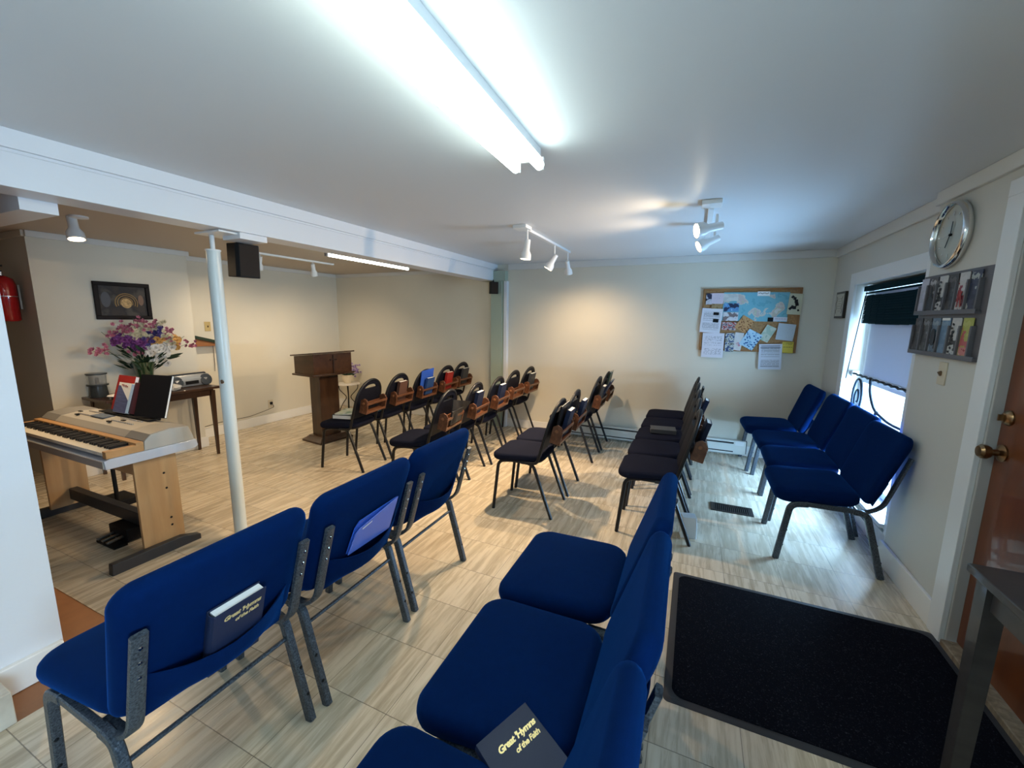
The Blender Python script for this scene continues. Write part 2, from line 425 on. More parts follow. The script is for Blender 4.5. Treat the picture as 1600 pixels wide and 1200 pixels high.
# door in the right wall
m = MB(); m.bx(XR-.02, XR, 2.385, 2.49, 0, 2.0).bx(XR-.02, XR, 1.30, 1.41, 0, 2.0).bx(XR-.0205, XR, 1.30, 2.49, 2.0, 2.065)
struct('trim_12', m, METALW, bevel=.002)
m = MB(); m.bx(XR, 1.33, 2.372, 2.40, 0, 2.0).bx(XR, 1.33, 1.42, 1.445, 0, 2.0).bx(XR, 1.33, 1.445, 2.372, 1.975, 2.0)
dr = struct('door_1', m, mat('door_jamb_paint', (.46, .45, .43), .4), bevel=.002)
m = MB(); m.bx(XR+.035, XR+.075, 1.447, 2.37, .035, 1.973); struct('door_slab', m, DOORW, dr, bevel=.002)
m = MB(); m.bx(XR-.02, XR+.10, 1.445, 2.372, 0, .03); struct('threshold', m, wood('threshold_wood', (.30, .24, .17), (.16, .12, .08), .5), dr, bevel=.004)
m = MB(); M_ = R3('Y', -PI/2); kp = (XR+.035, 2.325, .95)
m.lathe([(.001, 0), (.036, 0), (.036, .006), (.024, .012), (.014, .016), (.013, .034), (.024, .040), (.030, .052), (.030, .066), (.022, .075), (.001, .077)], kp, 24, M_)
struct('knob', m, BRASS, dr)
m = MB(); m.lathe([(.001, 0), (.032, 0), (.032, .006), (.022, .018), (.016, .020), (.001, .020)], (XR+.035, 2.325, 1.10), 24, M_); m.box((XR+.008, 2.325, 1.10), (.018, .006, .026))
struct('deadbolt', m, BRASS, dr)
m = MB(); m.bx(XR+.033, XR+.035, 2.02, 2.25, 1.16, 1.36); struct('notice_sheet', m, mat('pink_white_sheet', (.62, .52, .5), .7), dr)
# window_1
m = MB()
m.bx(XF-.02, XF+.002, WY1, WY1+.11, .14, 1.89).bx(XF-.02, XF+.002, WY0-.10, WY0, .14, 1.89).bx(XF-.02, XF+.002, WY0, WY1, WZ1, 1.89)
struct('trim_13', m, METALW, bevel=.002)
wn = MB()
wn.bx(1.34, 1.38, WY0, WY0+.05, WZ0, WZ1).bx(1.34, 1.38, WY1-.05, WY1, WZ0, WZ1).bx(1.34, 1.38, WY0, WY1, WZ1-.05, WZ1).bx(1.34, 1.38, WY0, WY1, WZ0, WZ0+.05).bx(1.335, 1.375, WY0, WY1, .98, 1.02)
wf = struct('window_1', wn, METALW, bevel=.002)
struct('pane', MB().bx(1.357, 1.361, WY0+.05, WY1-.05, WZ0+.05, WZ1-.05), GLASS, wf, smooth=0)
struct('window_sill', MB().bx(XF-.045, 1.36, WY0, WY1+.02, WZ0-.025, WZ0+.002), METALW, wf, bevel=.003)
wn = MB(); wn.bx(1.28, 1.32, -1.25, -1.2, .7, 1.8).bx(1.28, 1.32, -.3, -.25, .7, 1.8).bx(1.28, 1.32, -1.2, -.3, 1.22, 1.26).bx(1.28, 1.32, -1.2, -.3, .7, .75).bx(1.28, 1.32, -1.2, -.3, 1.75, 1.8)  # added, unseen window behind the camera, made for the cool fill light
wf2 = struct('added_window', wn, METALW); struct('pane', MB().bx(1.298, 1.302, -1.2, -.3, .75, 1.75), GLASS, wf2, smooth=0)
# outside
m = MB(); m.bx(1.6, 9, -6, 12, -.35, -.3); struct('floor', m, mat('outside_pale_gravel', (.55, .6, .62), .9, var=.15, vscale=8), smooth=0)
bd = thing('neighbour_house', 'pale blue clapboard house seen through the gap under the shade', 'building', (4.6, 9.5, -.3), PI/2)
m = MB()
for i in range(22): m.box((0, 0, .07+i*.13), (.03, 7, .125), R3('Y', .08))
m.build('siding', mat('pale_siding', (.80, .88, .90), .6), bd)
m = MB(); m.bx(.0, .06, -3.5, 3.5, 0, 2.9); m.build('wall', mat('pale_siding_backing', (.6, .72, .78), .7), bd)

# ------------------------------------------------------------------ support post
po = thing('support_post', 'white painted round steel post holding up the beam', 'post', (-2.69, 1.614, 0))
MB().lathe([(.001, 0), (.037, 0), (.037, 1.0), (.037, 1.86)], n=32).build('column', mat('pale_blue_white_enamel', (.66, .71, .70), .22), po)
MB().lathe([(.001, 1.86), (.041, 1.86), (.041, 1.868), (.001, 1.87)], n=32).build('top_cap', METALW, po)
MB().lathe([(.013, 1.86), (.013, 1.955)], n=20).build('screw_jack', METALW, po)
MB().bx(-.06, .17, -.06, .09, 1.952, 1.962).build('bearing_plate', METALW, po)
MB().lathe([(.001, 0), (.014, 0), (.013, .006), (.001, .008)], (.018, -.031, 1.07), 12, R3('X', PI/2)).build('bolt', CHROME, po)

# ------------------------------------------------------------------ blue interlocking chairs
def rrect(hx, hy, r, n=6, cx=0, cy=0):
    out = []
    for (sx, sy, a0) in ((1, 1, 0), (-1, 1, PI/2), (-1, -1, PI), (1, -1, 3*PI/2)):
        for k in range(n+1):
            a = a0+PI/2*k/n
            out.append((cx+sx*(hx-r)+r*math.cos(a), cy+sy*(hy-r)+r*math.sin(a)))
    return out
def cushion(mb, outline, th, puff=.012, M=None, edge=.02, steps=4):
    "padded slab in local xy, thickness th along z, domed on both faces"
    M = M or Matrix.Identity(4)
    cx = sum(p[0] for p in outline)/len(outline); cy = sum(p[1] for p in outline)/len(outline)
    hx = max(abs(p[0]-cx) for p in outline); hy = max(abs(p[1]-cy) for p in outline)
    def loop(ins, z): return [M @ Vector((cx+(x-cx)*(1-ins/hx), cy+(y-cy)*(1-ins/hy), z)) for x, y in outline]
    L = []
    for k in range(5, 0, -1):
        f = k/5; L.append(loop(edge+(min(hx, hy)-edge)*.92*f, -th/2-puff*(1-f**2)*1.0))
    for k in range(steps+1):
        a = PI/2*k/steps; L.append(loop(edge*(1-math.sin(a)), -th/2+edge*(1-math.cos(a)) if False else -(th/2-edge)-edge*math.cos(a)))
    for k in range(steps+1):
        a = PI/2*k/steps; L.append(loop(edge*(1-math.cos(a)), (th/2-edge)+edge*math.sin(a)))
    for k in range(1, 6):
        f = k/5; L.append(loop(edge+(min(hx, hy)-edge)*.92*f, th/2+puff*(1-(1-f)**2)))
    mb.loft(L)
    return mb
def blue_chair(label, group):
    t = thing('padded_chair', label, 'chair', group=group)
    # seat: forward is -x ; wide rounded front, tapering slightly to the back
    ol = []
    for (x, y) in rrect(.222, .258, .075, 7):
        y2 = y*(1-.10*max(0, (x+.222)/.444)**1.5)
        ol.append((x, y2))
    M = T4((-.345, 0, .428), R3('Y', -.055))
    mb = MB(); cushion(mb, ol, .088, .012, M, edge=.040); mb.build('seat', BLUE, t, smooth=60)
    # back pad, leaning
    lean = math.radians(19)
    Rb = R3('Y', lean) @ Matrix(((0, 0, -1), (0, 1, 0), (1, 0, 0)))   # local x->up, z->-x (front)
    ol = []
    for (x, y) in rrect(.218, .263, .050, 7):
        yy = y*(1-.06*(.5-x/.436)) if x < 0 else y*(1-.03*(.5-x/.436))
        xx = x+.018*(1-(y/.272)**2)*(1 if x > 0 else 0)
        ol.append((xx, yy))
    bc = (-.028, 0, .640)
    mb = MB(); cushion(mb, ol, .058, .010, T4(bc, Rb), edge=.028)
    for v in mb.bm.verts:   # slight wrap-around curve
        v.co.x -= .20*v.co.y**2
    bk = mb.build('backrest', BLUE, t, smooth=60)
    # book pocket on the rear of the pad, mouth sagging open
    mb = MB(); loops = []
    nrm = (Rb @ Vector((0, 0, -1)))
    for j in range(7):
        f = j/6
        row = []
        for i in range(17):
            y = -.20+.40*i/16
            sag = .030*(1-(y/.20)**2)
            up = -.222+f*(.164-sag*.9)
            out = .040+.052*min(1, f*2.4)*(1-(y/.20)**2)
            row.append(Vector(bc)+Rb @ Vector((up, y, -out))+Vector((-.20*y*y, 0, 0)))
        loops.append(row)
    inner = [[p-nrm*.004 for p in r] for r in loops]
    ring = [a+b[::-1] for a, b in zip(loops, inner)]
    mb.loft(ring); mb.build('book_pocket', BLUE, bk, smooth=60)
    for s in (-1, 1):
        y = .226*s
        # rear upright: flat bar on the rear of the pad, hooks under the seat
        pts = [Vector((-.20, y, .385)), Vector((-.105, y, .383)), Vector((-.035, y, .43)), Vector((.003, y, .56)), Vector((.055, y, .735))]
        st = MB().tube(sfill(pts, .05, 5), 0, flat=(.0175, .008)).build('back_stile', HAMMER, t)
        for q in (.35, .62, .88):
            a = pts[3].lerp(pts[4], (q-.35)/.55); a = pts[3].lerp(pts[4], q-.1)
            MB().lathe([(.001, 0), (.0055, 0), (.005, .003), (.001, .004)], a+Vector((.0075, 0, 0)), 10, R3('Y', PI/2-.25)).build('rivet', CHROME, st)
        yl = .242*s
        fl = sfill([(-.525, yl, 0), (-.478, yl, .372), (-.39, yl, .385)], .05, 6)
        MB().tube(fl, 0, flat=(.013, .017)).build('leg', HAMMER, t)
        rl = sfill([(-.17, yl, .385), (-.105, yl, .380), (0, yl, 0)], .05, 6)
        MB().tube(rl, 0, flat=(.013, .017)).build('leg', HAMMER, t)
        MB().tube([(-.40, yl, .385), (-.16, yl, .385)], 0, flat=(.011, .013)).build('seat_rail', HAMMER, t)
        for zz in (.10, .20):
            for xx, k in ((-.525+.047*zz/.372, 1), (-.105*zz/.38, 1)):
                MB().ball((xx+.014, yl+s*.004, zz), .0075, 8, 6).build('bumper', PLASTB, t)
    MB().tube([(-.085, -.235, .315), (-.085, .235, .315)], .0075, 8).build('stretcher', HAMMER, t)
    MB().tube([(-.45, -.235, .372), (-.45, .235, .372)], .009, 8).build('stretcher', HAMMER, t)
    return t
BC = blue_chair('royal blue padded chair', None)
_used = [0]
def put_blue(x, y, rz, label, group):
    o = BC if not _used[0] else copy_tree(BC)
    _used[0] = 1
    o.location = (x, y, 0); o.rotation_euler = (0, 0, rz); tag(o, label, None, group)
    return o
G1 = 'royal blue padded chairs'
put_blue(-1.20, .660, 0, 'royal blue padded chair in lower left, white-edged hymn book in its back pocket', G1)
put_blue(-1.195, 1.215, 0, 'royal blue padded chair whose back pocket holds a bright blue folder', G1)
put_blue(-1.205, 1.775, 0, 'royal blue padded chair with empty pocket, farthest of the left row', G1)
put_blue(-.075, 1.545, 0, 'dark blue padded chair at the far end of the middle row beside the mat', G1)
put_blue(-.070, 1.015, .01, 'dark blue padded chair in the foreground, its whole seat in view between two like it', G1)
put_blue(-.085, .480, .01, 'dark blue padded chair cut by the bottom edge, beneath the open-lying hymn book', G1)
put_blue(1.095, 3.12, 0, 'blue padded chair nearest the door with its back against the wall', G1)
put_blue(1.135, 3.665, -.02, 'blue padded chair second from the door, under the window', G1)
put_blue(1.135, 4.205, .01, 'blue padded chair third from the door, below the iron scroll', G1)
put_blue(1.085, 4.79, .03, 'blue padded chair in the far right corner by the baseboard heater', G1)

# ------------------------------------------------------------------ black stacking chairs with book racks
def black_chair():
    t = thing('stacking_chair', 'x', 'chair')
    ol = []
    for (x, y) in rrect(.205, .213, .08, 7):
        y2 = y*(1-.16*max(0, (x+.1)/.305)**1.6)
        ol.append((x, y2))
    mb = MB(); cushion(mb, ol, .058, .010, T4((-.285, 0, .440), R3('Y', -.04)), edge=.024); mb.build('seat', NAVYF, t, smooth=60)
    MB().loft([[Vector((-.285+x*.88, y*.88, .408)) for x, y in ol], [Vector((-.285+x*.92, y*.92, .420)) for x, y in ol]]).build('seat_pan', BLACKM, t)
    # bent back frame: arch
    arch = []
    W = .195; zt = .885
    for k in range(13):
        a = PI*k/12
        arch.append((-W*math.cos(a)*(1 if k not in (0, 12) else 1), .66+.222*math.sin(a)**.85))
    def bx_(z): # lean profile: x as function of height
        return -.115+.125*((z-.42)/.46)**1.05 if z > .42 else -.115
    pth = [(-.20, -W+.0, .415), (-.10, -W, .43)]
    pts = [Vector((-.24, -W, .412)), Vector((bx_(.43)-.005, -W, .418)), Vector((bx_(.52), -W, .52))]
    pts += [Vector((bx_(z), y, z)) for y, z in arch]
    pts += [Vector((bx_(.52), W, .52)), Vector((bx_(.43)-.005, W, .418)), Vector((-.24, W, .412))]
    MB().tube(sfill(pts, .03, 3), .0120, 8).build('back_frame', BLACKM, t, smooth=60)
    # back pad filling the arch, with a hand hole near the top
    mb = MB(); rows = []
    zs = [.52, .55, .60, .65, .70, .745, .775, .798]
    def halfw(z):
        if z <= .66: return W-.004
        s_ = min(1, ((z-.66)/.222))**(1/.85)
        return (W-.004)*math.sqrt(max(0, 1-s_**2))
    def slab(zs, y0f, y1f, th):
        L = []
        for z in zs:
            y0, y1 = y0f(z), y1f(z); n = 9; fr = []; bk = []
            for i in range(n):
                f = i/(n-1); y = y0+(y1-y0)*f; bulge = th*(.45+.55*math.sin(PI*f)**.5)
                fr.append(Vector((bx_(z)-bulge*.75, y, z))); bk.append(Vector((bx_(z)+bulge*.35, y, z)))
            L.append(fr+bk[::-1])
        mb.loft(L)
    slab(zs, lambda z: -halfw(z)*(.90 if z < .54 else 1), lambda z: halfw(z)*(.90 if z < .54 else 1), .030)
    hz = [.798, .806, .814, .822, .830, .836]
    hole = lambda z: .092*math.sqrt(max(0, 1-((z-.798)/.0385)**2))
    slab(hz, lambda z: -halfw(z), lambda z: -hole(z)-.0005, .022)
    slab(hz, lambda z: hole(z)+.0005, lambda z: halfw(z), .022)
    slab([.836, .85, .865, .875], lambda z: -halfw(z), lambda z: halfw(z), .020)
    mb.build('backrest', VINYLB, t, smooth=50)
    for s in (-1, 1):
        y = .175*s
        MB().tube(sfill([(-.475, y*1.06, 0), (-.435, y, .395), (-.34, y, .408)], .05, 5), .0130, 8).build('leg', BLACKM, t)
        MB().tube(sfill([(-.24, y, .408), (-.155, y, .402), (0, y*1.06, 0)], .05, 5), .0130, 8).build('leg', BLACKM, t)
        MB().tube([(-.35, y, .408), (-.23, y, .408)], .0115, 8).build('seat_rail', BLACKM, t)
    MB().tube([(-.415, -.175, .395), (-.415, .175, .395)], .009, 8).build('stretcher', BLACKM, t)
    return t
def add_rack(t):
    # open wooden book rack fixed to the rear of the back
    e = bpy.data.objects.new('book_rack', None); link(e, t); e.empty_display_size = .03
    e.location = (-.045, 0, .585); e.rotation_euler = (0, .22, 0)
    for s in (-1, 1):
        poly = [(-.005, 0), (.075, 0), (.076, .07), (.072, .115), (.055, .138), (.028, .146), (-.005, .125)]
        M = T4((.012, s*.150-.008, 0), Matrix(((1, 0, 0), (0, 0, 1), (0, 1, 0))))
        p = MB().prism(poly, .016, M).build('side_panel', RACKW, e, bevel=.002)
        MB().lathe([(.001, 0), (.013, 0), (.012, .005), (.001, .006)], (.042, s*(.158), .098), 12, R3('X', -s*PI/2)).build('dowel_end', mat('light_dowel', (.22, .095, .045), .4), p)
    MB().bx(.076, .088, -.165, .165, .088, .110).build('front_rail', RACKW, e, bevel=.002)
    MB().bx(.076, .087, -.158, .158, .002, .024).build('front_rail', RACKW, e, bevel=.002)
    MB().bx(.008, .078, -.150, .150, 0, .012).build('bottom_board', RACKW, e, bevel=.002)
    MB().bx(.006, .016, -.150, .150, .05, .09).build('back_rail', RACKW, e, bevel=.002)
    return e
KC = black_chair(); add_rack(KC)
_k = [0]; CH = {}
def put_black(key, x, y, rz, label, group, rack=True):
    o = KC if not _k[0] else copy_tree(KC)
    _k[0] = 1
    o.location = (x, y, 0); o.rotation_euler = (0, 0, rz); tag(o, label, None, group); CH[key] = (x, y, rz)
    return o
G2 = 'black stacking chairs with wooden book racks'
C1 = [(3.045, .13), (3.485, .08), (3.92, .05), (4.36, .02), (4.80, 0)]
L1 = ['black stacking chair with books on its seat, nearest the lectern', 'black stacking chair with a brown book standing in its rack',
      'black stacking chair with a big bright blue folder in its rack', 'black stacking chair with a red book in its rack', 'black stacking chair in the lectern-side row, closest to the back wall']
for i, ((y, r), l) in enumerate(zip(C1, L1)): put_black('a%d' % i, -2.835+(.0, -.01, .01, .02, -.02)[i], y, r, l, G2)
C2 = [(2.88, .12), (3.33, .10), (3.78, .06), (4.33, .0), (4.77, -.02)]
L2 = ['black stacking chair with a slack black folder over its rack, behind a blue chair back', 'black stacking chair of the second row, second from its near end',
      'black stacking chair in the middle of the second row', 'black stacking chair in the second row, second from the back wall, its rack empty', 'black stacking chair of the second row right in front of the white corner board']
for i, ((y, r), l) in enumerate(zip(C2, L2)): put_black('b%d' % i, -1.815+(-.03, -.01, .0, -.06, -.04)[i], y, r, l, G2)
C3 = [(2.93, .02), (3.375, .03), (4.28, .02), (4.74, .03)]
L3 = ['black stacking chair in the centre, nearest of the third row, seen whole', 'black stacking chair directly behind the nearest one of the third row',
      'black stacking chair of the third row with folders leaning out of its rack', 'black stacking chair of the third row by the heater, a green folder in its rack']
for i, ((y, r), l) in enumerate(zip(C3, L3)): put_black('c%d' % i, -.885, y, r, l, G2)
C4 = [(2.975, .02), (3.415, .01), (3.855, .0), (4.295, .0), (4.735, .0)]
L4 = ['black stacking chair nearest the camera in the window-side row, just beyond the blue chair tops', 'black stacking chair second from the near end of the window-side row',
      'black stacking chair with a grey book lying on its seat', 'black stacking chair beyond the one that has a grey book on its seat', 'black stacking chair of the window-side row, closest to the back wall heater']
for i, ((y, r), l) in enumerate(zip(C4, L4)): put_black('d%d' % i, .065, y, r, l, G2)

# ------------------------------------------------------------------ books
def book(name, label, cat, d, cover, loc, rot, group=None, pages=PAGES):
    "d=(width x, height y, thickness z); spine on the -x side, lying flat in local axes"
    t = thing(name, label, cat, loc, 0, group); t.rotation_euler = rot
    w_, h_, th = d
    c = MB(); c.box((0, 0, th-.0015), (w_, h_, .003)); c.box((0, 0, .0015), (w_, h_, .003)); c.box((-w_/2+.0015, 0, th/2), (.003, h_, th))
    c.build('cover', cover, t, bevel=.0008)
    MB().box((.001, 0, th/2), (w_-.009, h_-.008, th-.006)).build('pages', pages, t)
    return t
# upright in a rack: local x -> width (along chair y), local y -> up
def rack_book(key, name, label, d, cover, dy=0, lean=0, tilt=0, group='hymn books in the chair racks', dx=0):
    x, y, rz = CH[key]
    Rm = Matrix.Rotation(rz, 3, 'Z') @ Matrix.Rotation(.22+lean, 3, 'Y') @ Matrix(((0, 0, 1), (1, 0, 0), (0, 1, 0))) @ Matrix.Rotation(tilt, 3, 'Z')
    off = Matrix.Rotation(rz, 3, 'Z') @ Vector((-.026+dx, dy, .600))
    # centre of the book above the rack bottom
    c = Vector((x, y, 0))+off+Matrix.Rotation(rz, 3, 'Z') @ (Matrix.Rotation(.22+lean, 3, 'Y') @ Vector((0, 0, d[1]/2+.002)))
    b = book(name, label, 'folder' if 'folder' in name else 'book', d, cover, c, Rm.to_euler(), group)
    return b
HB = (.145, .215, .032)
rack_book('a1', 'brown_book', 'brown book standing in the chair rack nearest behind the lectern-side chair', HB, BROWNC, 0)
rack_book('a2', 'folder_open', 'large bright blue folder bent over the chair back', (.25, .29, .008), ROYALC, .0, -.02, .06, None, -.002)
rack_book('a2', 'hymn_book', 'dark blue book in front of the bright blue folder', (.15, .20, .025), mat('blue_book_cloth', (.02, .06, .2), .4), .01, .03, 0, dx=.022)
rack_book('a3', 'red_book', 'red book standing in a chair rack near the back wall', HB, REDC, .0)
rack_book('a4', 'hymn_book', 'dark book with white pages in the last chair rack of the lectern-side row', HB, GREYC, .02)
rack_book('b1', 'hymn_book', 'navy hymn book in the reddish rack left of centre', HB, NAVYC, -.01)
rack_book('b2', 'hymn_book', 'navy hymn book in the rack at the middle of the second row', HB, NAVYC, .03)
rack_book('b4', 'hymn_book', 'navy hymn book in the rack before the white corner board', HB, GREYC, .0)
rack_book('c0', 'hymn_book', 'navy hymn book in the rack of the large centre chair', HB, NAVYC, .06, .05, dx=.02)
rack_book('c0', 'folder_black', 'black folder standing behind the navy book on the large centre chair', (.22, .26, .012), BLKC, .0, 0, .04, None)
rack_book('c1', 'hymn_book', 'navy hymn book in the rack second from the near end of the third row', HB, NAVYC, .04, .05, dx=.02)
rack_book('c2', 'folder_black', 'dark folder leaning far out of the rack by the heater', (.21, .29, .012), NAVYC, .03, .28, .05, None, .015)
rack_book('c2', 'hymn_book', 'white-edged book under the leaning dark folder by the heater', HB, GREYC, -.04, .06, dx=.02)
rack_book('c3', 'folder_green', 'dark green folder upright in the last rack of the third row', (.2, .30, .012), mat('dark_green_folder', (.012, .04, .03), .4), .0, .0, .05, None)
rack_book('d0', 'hymn_book', 'navy hymn book in the rack nearest the blue chair tops on the window side', HB, NAVYC, .06, .06, dx=.02)
rack_book('d2', 'hymn_book', 'navy hymn book sticking out of the rack above the grey book', HB, NAVYC, .05, .10, dx=.02)
rack_book('d3', 'folder_black', 'thin black folder in a rack of the window-side row', (.2, .26, .012), BLKC, 0, .05, 0, None)
# jacket-like dark binder on b0
x, y, rz = CH['b0']
jk = thing('leather_folder', 'slack black leather folder lying open over the chair rack behind the blue chair', 'folder', (x, y, 0), rz)
mb = MB(); L = []
for j in range(9):
    f = j/8; row = []
    for i in range(9):
        g = i/8; yy = -.10+.27*g
        row.append(Vector((.035+.05*f+.02*math.sin(g*5+f*2)-.10*max(0, .5-g)*(f), yy+.05*f, .61+.20*f-.06*g*f)))
    L.append(row)
ring = [a+[p+Vector((.008, 0, .003)) for p in a][::-1] for a in L]
mb.loft(ring); mb.build('flap', mat('black_leather', (.02, .02, .022), .35, bump=.3, bscale=60), jk, smooth=60)
MB().box((.055, .02, .66), (.012, .22, .12), R3('Y', .22)).build('back_cover', mat('black_leather', (.02, .02, .022), .35), jk, bevel=.003)
# lying books
b = book('hymn_book', 'closed charcoal book lying on a seat of the window-side row', 'book', (.15, .215, .035), GREYC, (-.20, 3.84, .4835), (0, 0, .12+PI/2))
b = book('songbook', 'green and white paperback on top of the books on the lectern-side seat', 'book', (.19, .25, .012), patch_mat('green_white_cover', [(.35, .45, .22), (.55, .6, .35), (.7, .7, .6), (.2, .3, .2)], 9, 'SOFT'), (-3.13, 3.04, .5265), (0, 0, .35))
b = book('hymn_book', 'thick black book under the green and white paperback', 'book', (.20, .25, .042), BLKC, (-3.14, 3.03, .4835), (0, 0, .25))
x, y, rz = CH['a1']
tb = thing('patterned_bag', 'small teal and white patterned bag on a black chair seat', 'bag', (x-.28, y-.12, .4835), .3)
mb = MB(); mb.loft([[Vector((a*s_, b_*s_*.55, z)) for a, b_ in rrect(.10, .10, .03, 4)] for s_, z in ((1, 0), (1.05, .03), (.9, .07), (.55, .105), (.15, .12))])
mb.build('cloth', patch_mat('teal_pattern', [(.02, .05, .09), (.10, .3, .3), (.5, .62, .6), (.02, .10, .16)], 28), tb)

# foreground hymn books
def hymnal(label, loc, M3, group=None, name='hymn_book'):
    t = thing(name, label, 'book', loc, 0, group); t.rotation_euler = M3.to_euler()
    w_, h_, th = .152, .222, .034
    c = MB()
    c.box((0, 0, th-.00175), (w_, h_, .0035)); c.box((0, 0, .00175), (w_, h_, .0035))
    L = []
    for k in range(7):
        a = PI/2+PI*k/6
        L.append([Vector((-w_/2+.006+.010*math.cos(a), yy, th/2+(th/2)*math.sin(a))) for yy in (-h_/2, h_/2)]+[Vector((-w_/2+.006+.007*math.cos(a), yy, th/2+(th/2-.003)*math.sin(a))) for yy in (h_/2, -h_/2)])
    c.loft(L); c.build('cover', NAVYC, t, bevel=.0008)
    MB().box((.002, 0, th/2), (w_-.012, h_-.010, th-.007)).build('pages', PAGES, t)
    return t, w_, h_, th
def gtitle(t, M):
    text_part("Great 'Hymns", .0215, GOLD, t, M @ T4((-.048, -.006, 0)), 'title_lettering', .0003, .22, .0008, space=.9)
    text_part('of the Faith', .0175, GOLD, t, M @ T4((-.014, -.029, 0)), 'title_lettering', .0003, .22, .0006, space=.9)
# on the nearest middle-row chair: left-top corner and right-top corner of the cover face set the pose
TL = Vector((-.404, .726, .478)); TRc = Vector((-.340, .842, .498))
ex = (TRc-TL).normalized(); ny = Vector((.10, -.06, 1)); ez = (ny-ex*ny.dot(ex)).normalized(); ey = ez.cross(ex)
M3 = Matrix((ex, ey, ez)).transposed()
h2, w_, h_, th = hymnal('navy hymn book with gold blackletter title lying at the bottom edge of the photo', TL+ex*.076-ey*.111-ez*.034, M3, 'navy hymn books with gold title')
gtitle(h2, T4((.005, .064, th+.0002)))
# in the pocket of the lower-left blue chair; top edge up, title readable from the rear
up = Vector((math.sin(.29), 0, math.cos(.29))); n = Vector((math.cos(.29), 0, -math.sin(.29)))   # n: out of the rear
exx = Vector((0, 1, 0)); M3 = Matrix((exx, n.cross(exx), n)).transposed()
h1, w_, h_, th = hymnal('navy hymn book with gold title in the back pocket of the lower left chair', Vector((-1.214, .672, .560)), M3, 'navy hymn books with gold title')
gtitle(h1, T4((.0, .078, th+.0002)))
# blue folder in the second chair's pocket
ft = thing('folder', 'bright blue plastic folder in the back pocket of the middle left-row chair', 'folder', (-1.186, 1.232, .60)); ft.rotation_euler = (0, .29, 0)
MB().prism([(-.125, -.05), (.115, -.05), (.135, .10), (-.085, .085), (-.105, .06)], .004, T4((.0, 0, 0), Matrix(((0, 0, 1), (1, 0, 0), (0, 1, 0))))).build('back_sheet', ROYALC, ft)
MB().prism([(-.125, -.05), (.115, -.05), (.130, .108), (-.088, .055), (-.105, .04)], .003, T4((.010, 0, 0), Matrix(((0, 0, 1), (1, 0, 0), (0, 1, 0))))).build('front_sheet', ROYALL, ft)
MB().prism([(-.07, .044), (-.02, .056), (-.02, .060), (-.07, .048)], .001, T4((.0135, 0, 0), Matrix(((0, 0, 1), (1, 0, 0), (0, 1, 0))))).build('label_strip', PAGES, ft)

# ------------------------------------------------------------------ lectern, side table with flowers
lt = thing('lectern', 'dark stained wooden lectern with a small cross on its front', 'lectern', (-4.02, 3.54, 0), -.13)
MB().loft([[Vector((x, y, z)) for x, y in ((-a, -b_), (a, -b_), (a, b_), (-a, b_))] for a, b_, z in ((.18, .22, 0), (.18, .22, .022), (.165, .205, .03), (.13, .165, .062), (.125, .16, .07))]).build('base', LECT, lt, smooth=20)
MB().bx(-.105, .085, -.125, .125, .06, .80).build('pedestal', LECT, lt, bevel=.004)
MB().bx(-.205, .205, -.275, .275, .80, .822).build('bottom_moulding', LECT, lt, bevel=.006)
MB().loft([[(-.185, -.25, .82), (.185, -.25, .82), (.185, .25, .82), (-.185, .25, .82)], [(-.185, -.25, 1.02), (.185, -.25, 1.055), (.185, .25, 1.055), (-.185, .25, 1.02)]]).build('book_box', [wood('lectern_box_side', (.075, .031, .013), (.045, .018, .008), .3, scale=4, stretch=(.2, 1, 1), coat=.4)], lt, bevel=.003)
MB().box((0, 0, 1.048), (.425, .56, .016), R3('Y', -.095)).build('top_board', LECT, lt, bevel=.004)
m = MB(); m.bx(.186, .196, -.008, .008, .825, 1.03).bx(.186, .196, -.038, .038, .975, .992)
m.ball((.191, -.038, .983), .011).ball((.191, .038, .983), .011).ball((.191, 0, 1.028), .011); m.build('cross', mat('dark_cross_wood', (.03, .013, .007), .4), lt, bevel=.001)
ct = thing('plant_stand', 'small wrought iron stand with a scalloped white marble top behind the lectern', 'table', (-4.95, 4.80, 0))
m = MB(); L = []
for z, r_ in ((.42, .155), (.425, .17), (.442, .17), (.446, .165)):
    L.append([Vector(((r_*(1+.05*math.cos(10*a)))*math.cos(a), (r_*(1+.05*math.cos(10*a)))*math.sin(a), z)) for a in [2*PI*k/60 for k in range(60)]])
m.loft(L); m.build('top', mat('pale_marble', (.72, .68, .64), .3, var=.08, vscale=14), ct)
IRON = mat('wrought_iron', (.012, .011, .010), .55, spec=.15)
for k in range(3):
    a = 2*PI*k/3+.35; d = Vector((math.cos(a), math.sin(a), 0))
    pts = [d*.16+Vector((0, 0, .42)), d*.155+Vector((0, 0, .36)), d*.02+Vector((0, 0, .22)), d*.10+Vector((0, 0, .14)), d*.15+Vector((0, 0, .06)), d*.16+Vector((0, 0, 0))]
    MB().tube(sfill(pts, .06, 6), .006, 8).build('leg', IRON, ct)
MB().tube([(0, 0, .42), (0, 0, .02)], .008, 8).build('centre_rod', IRON, ct)

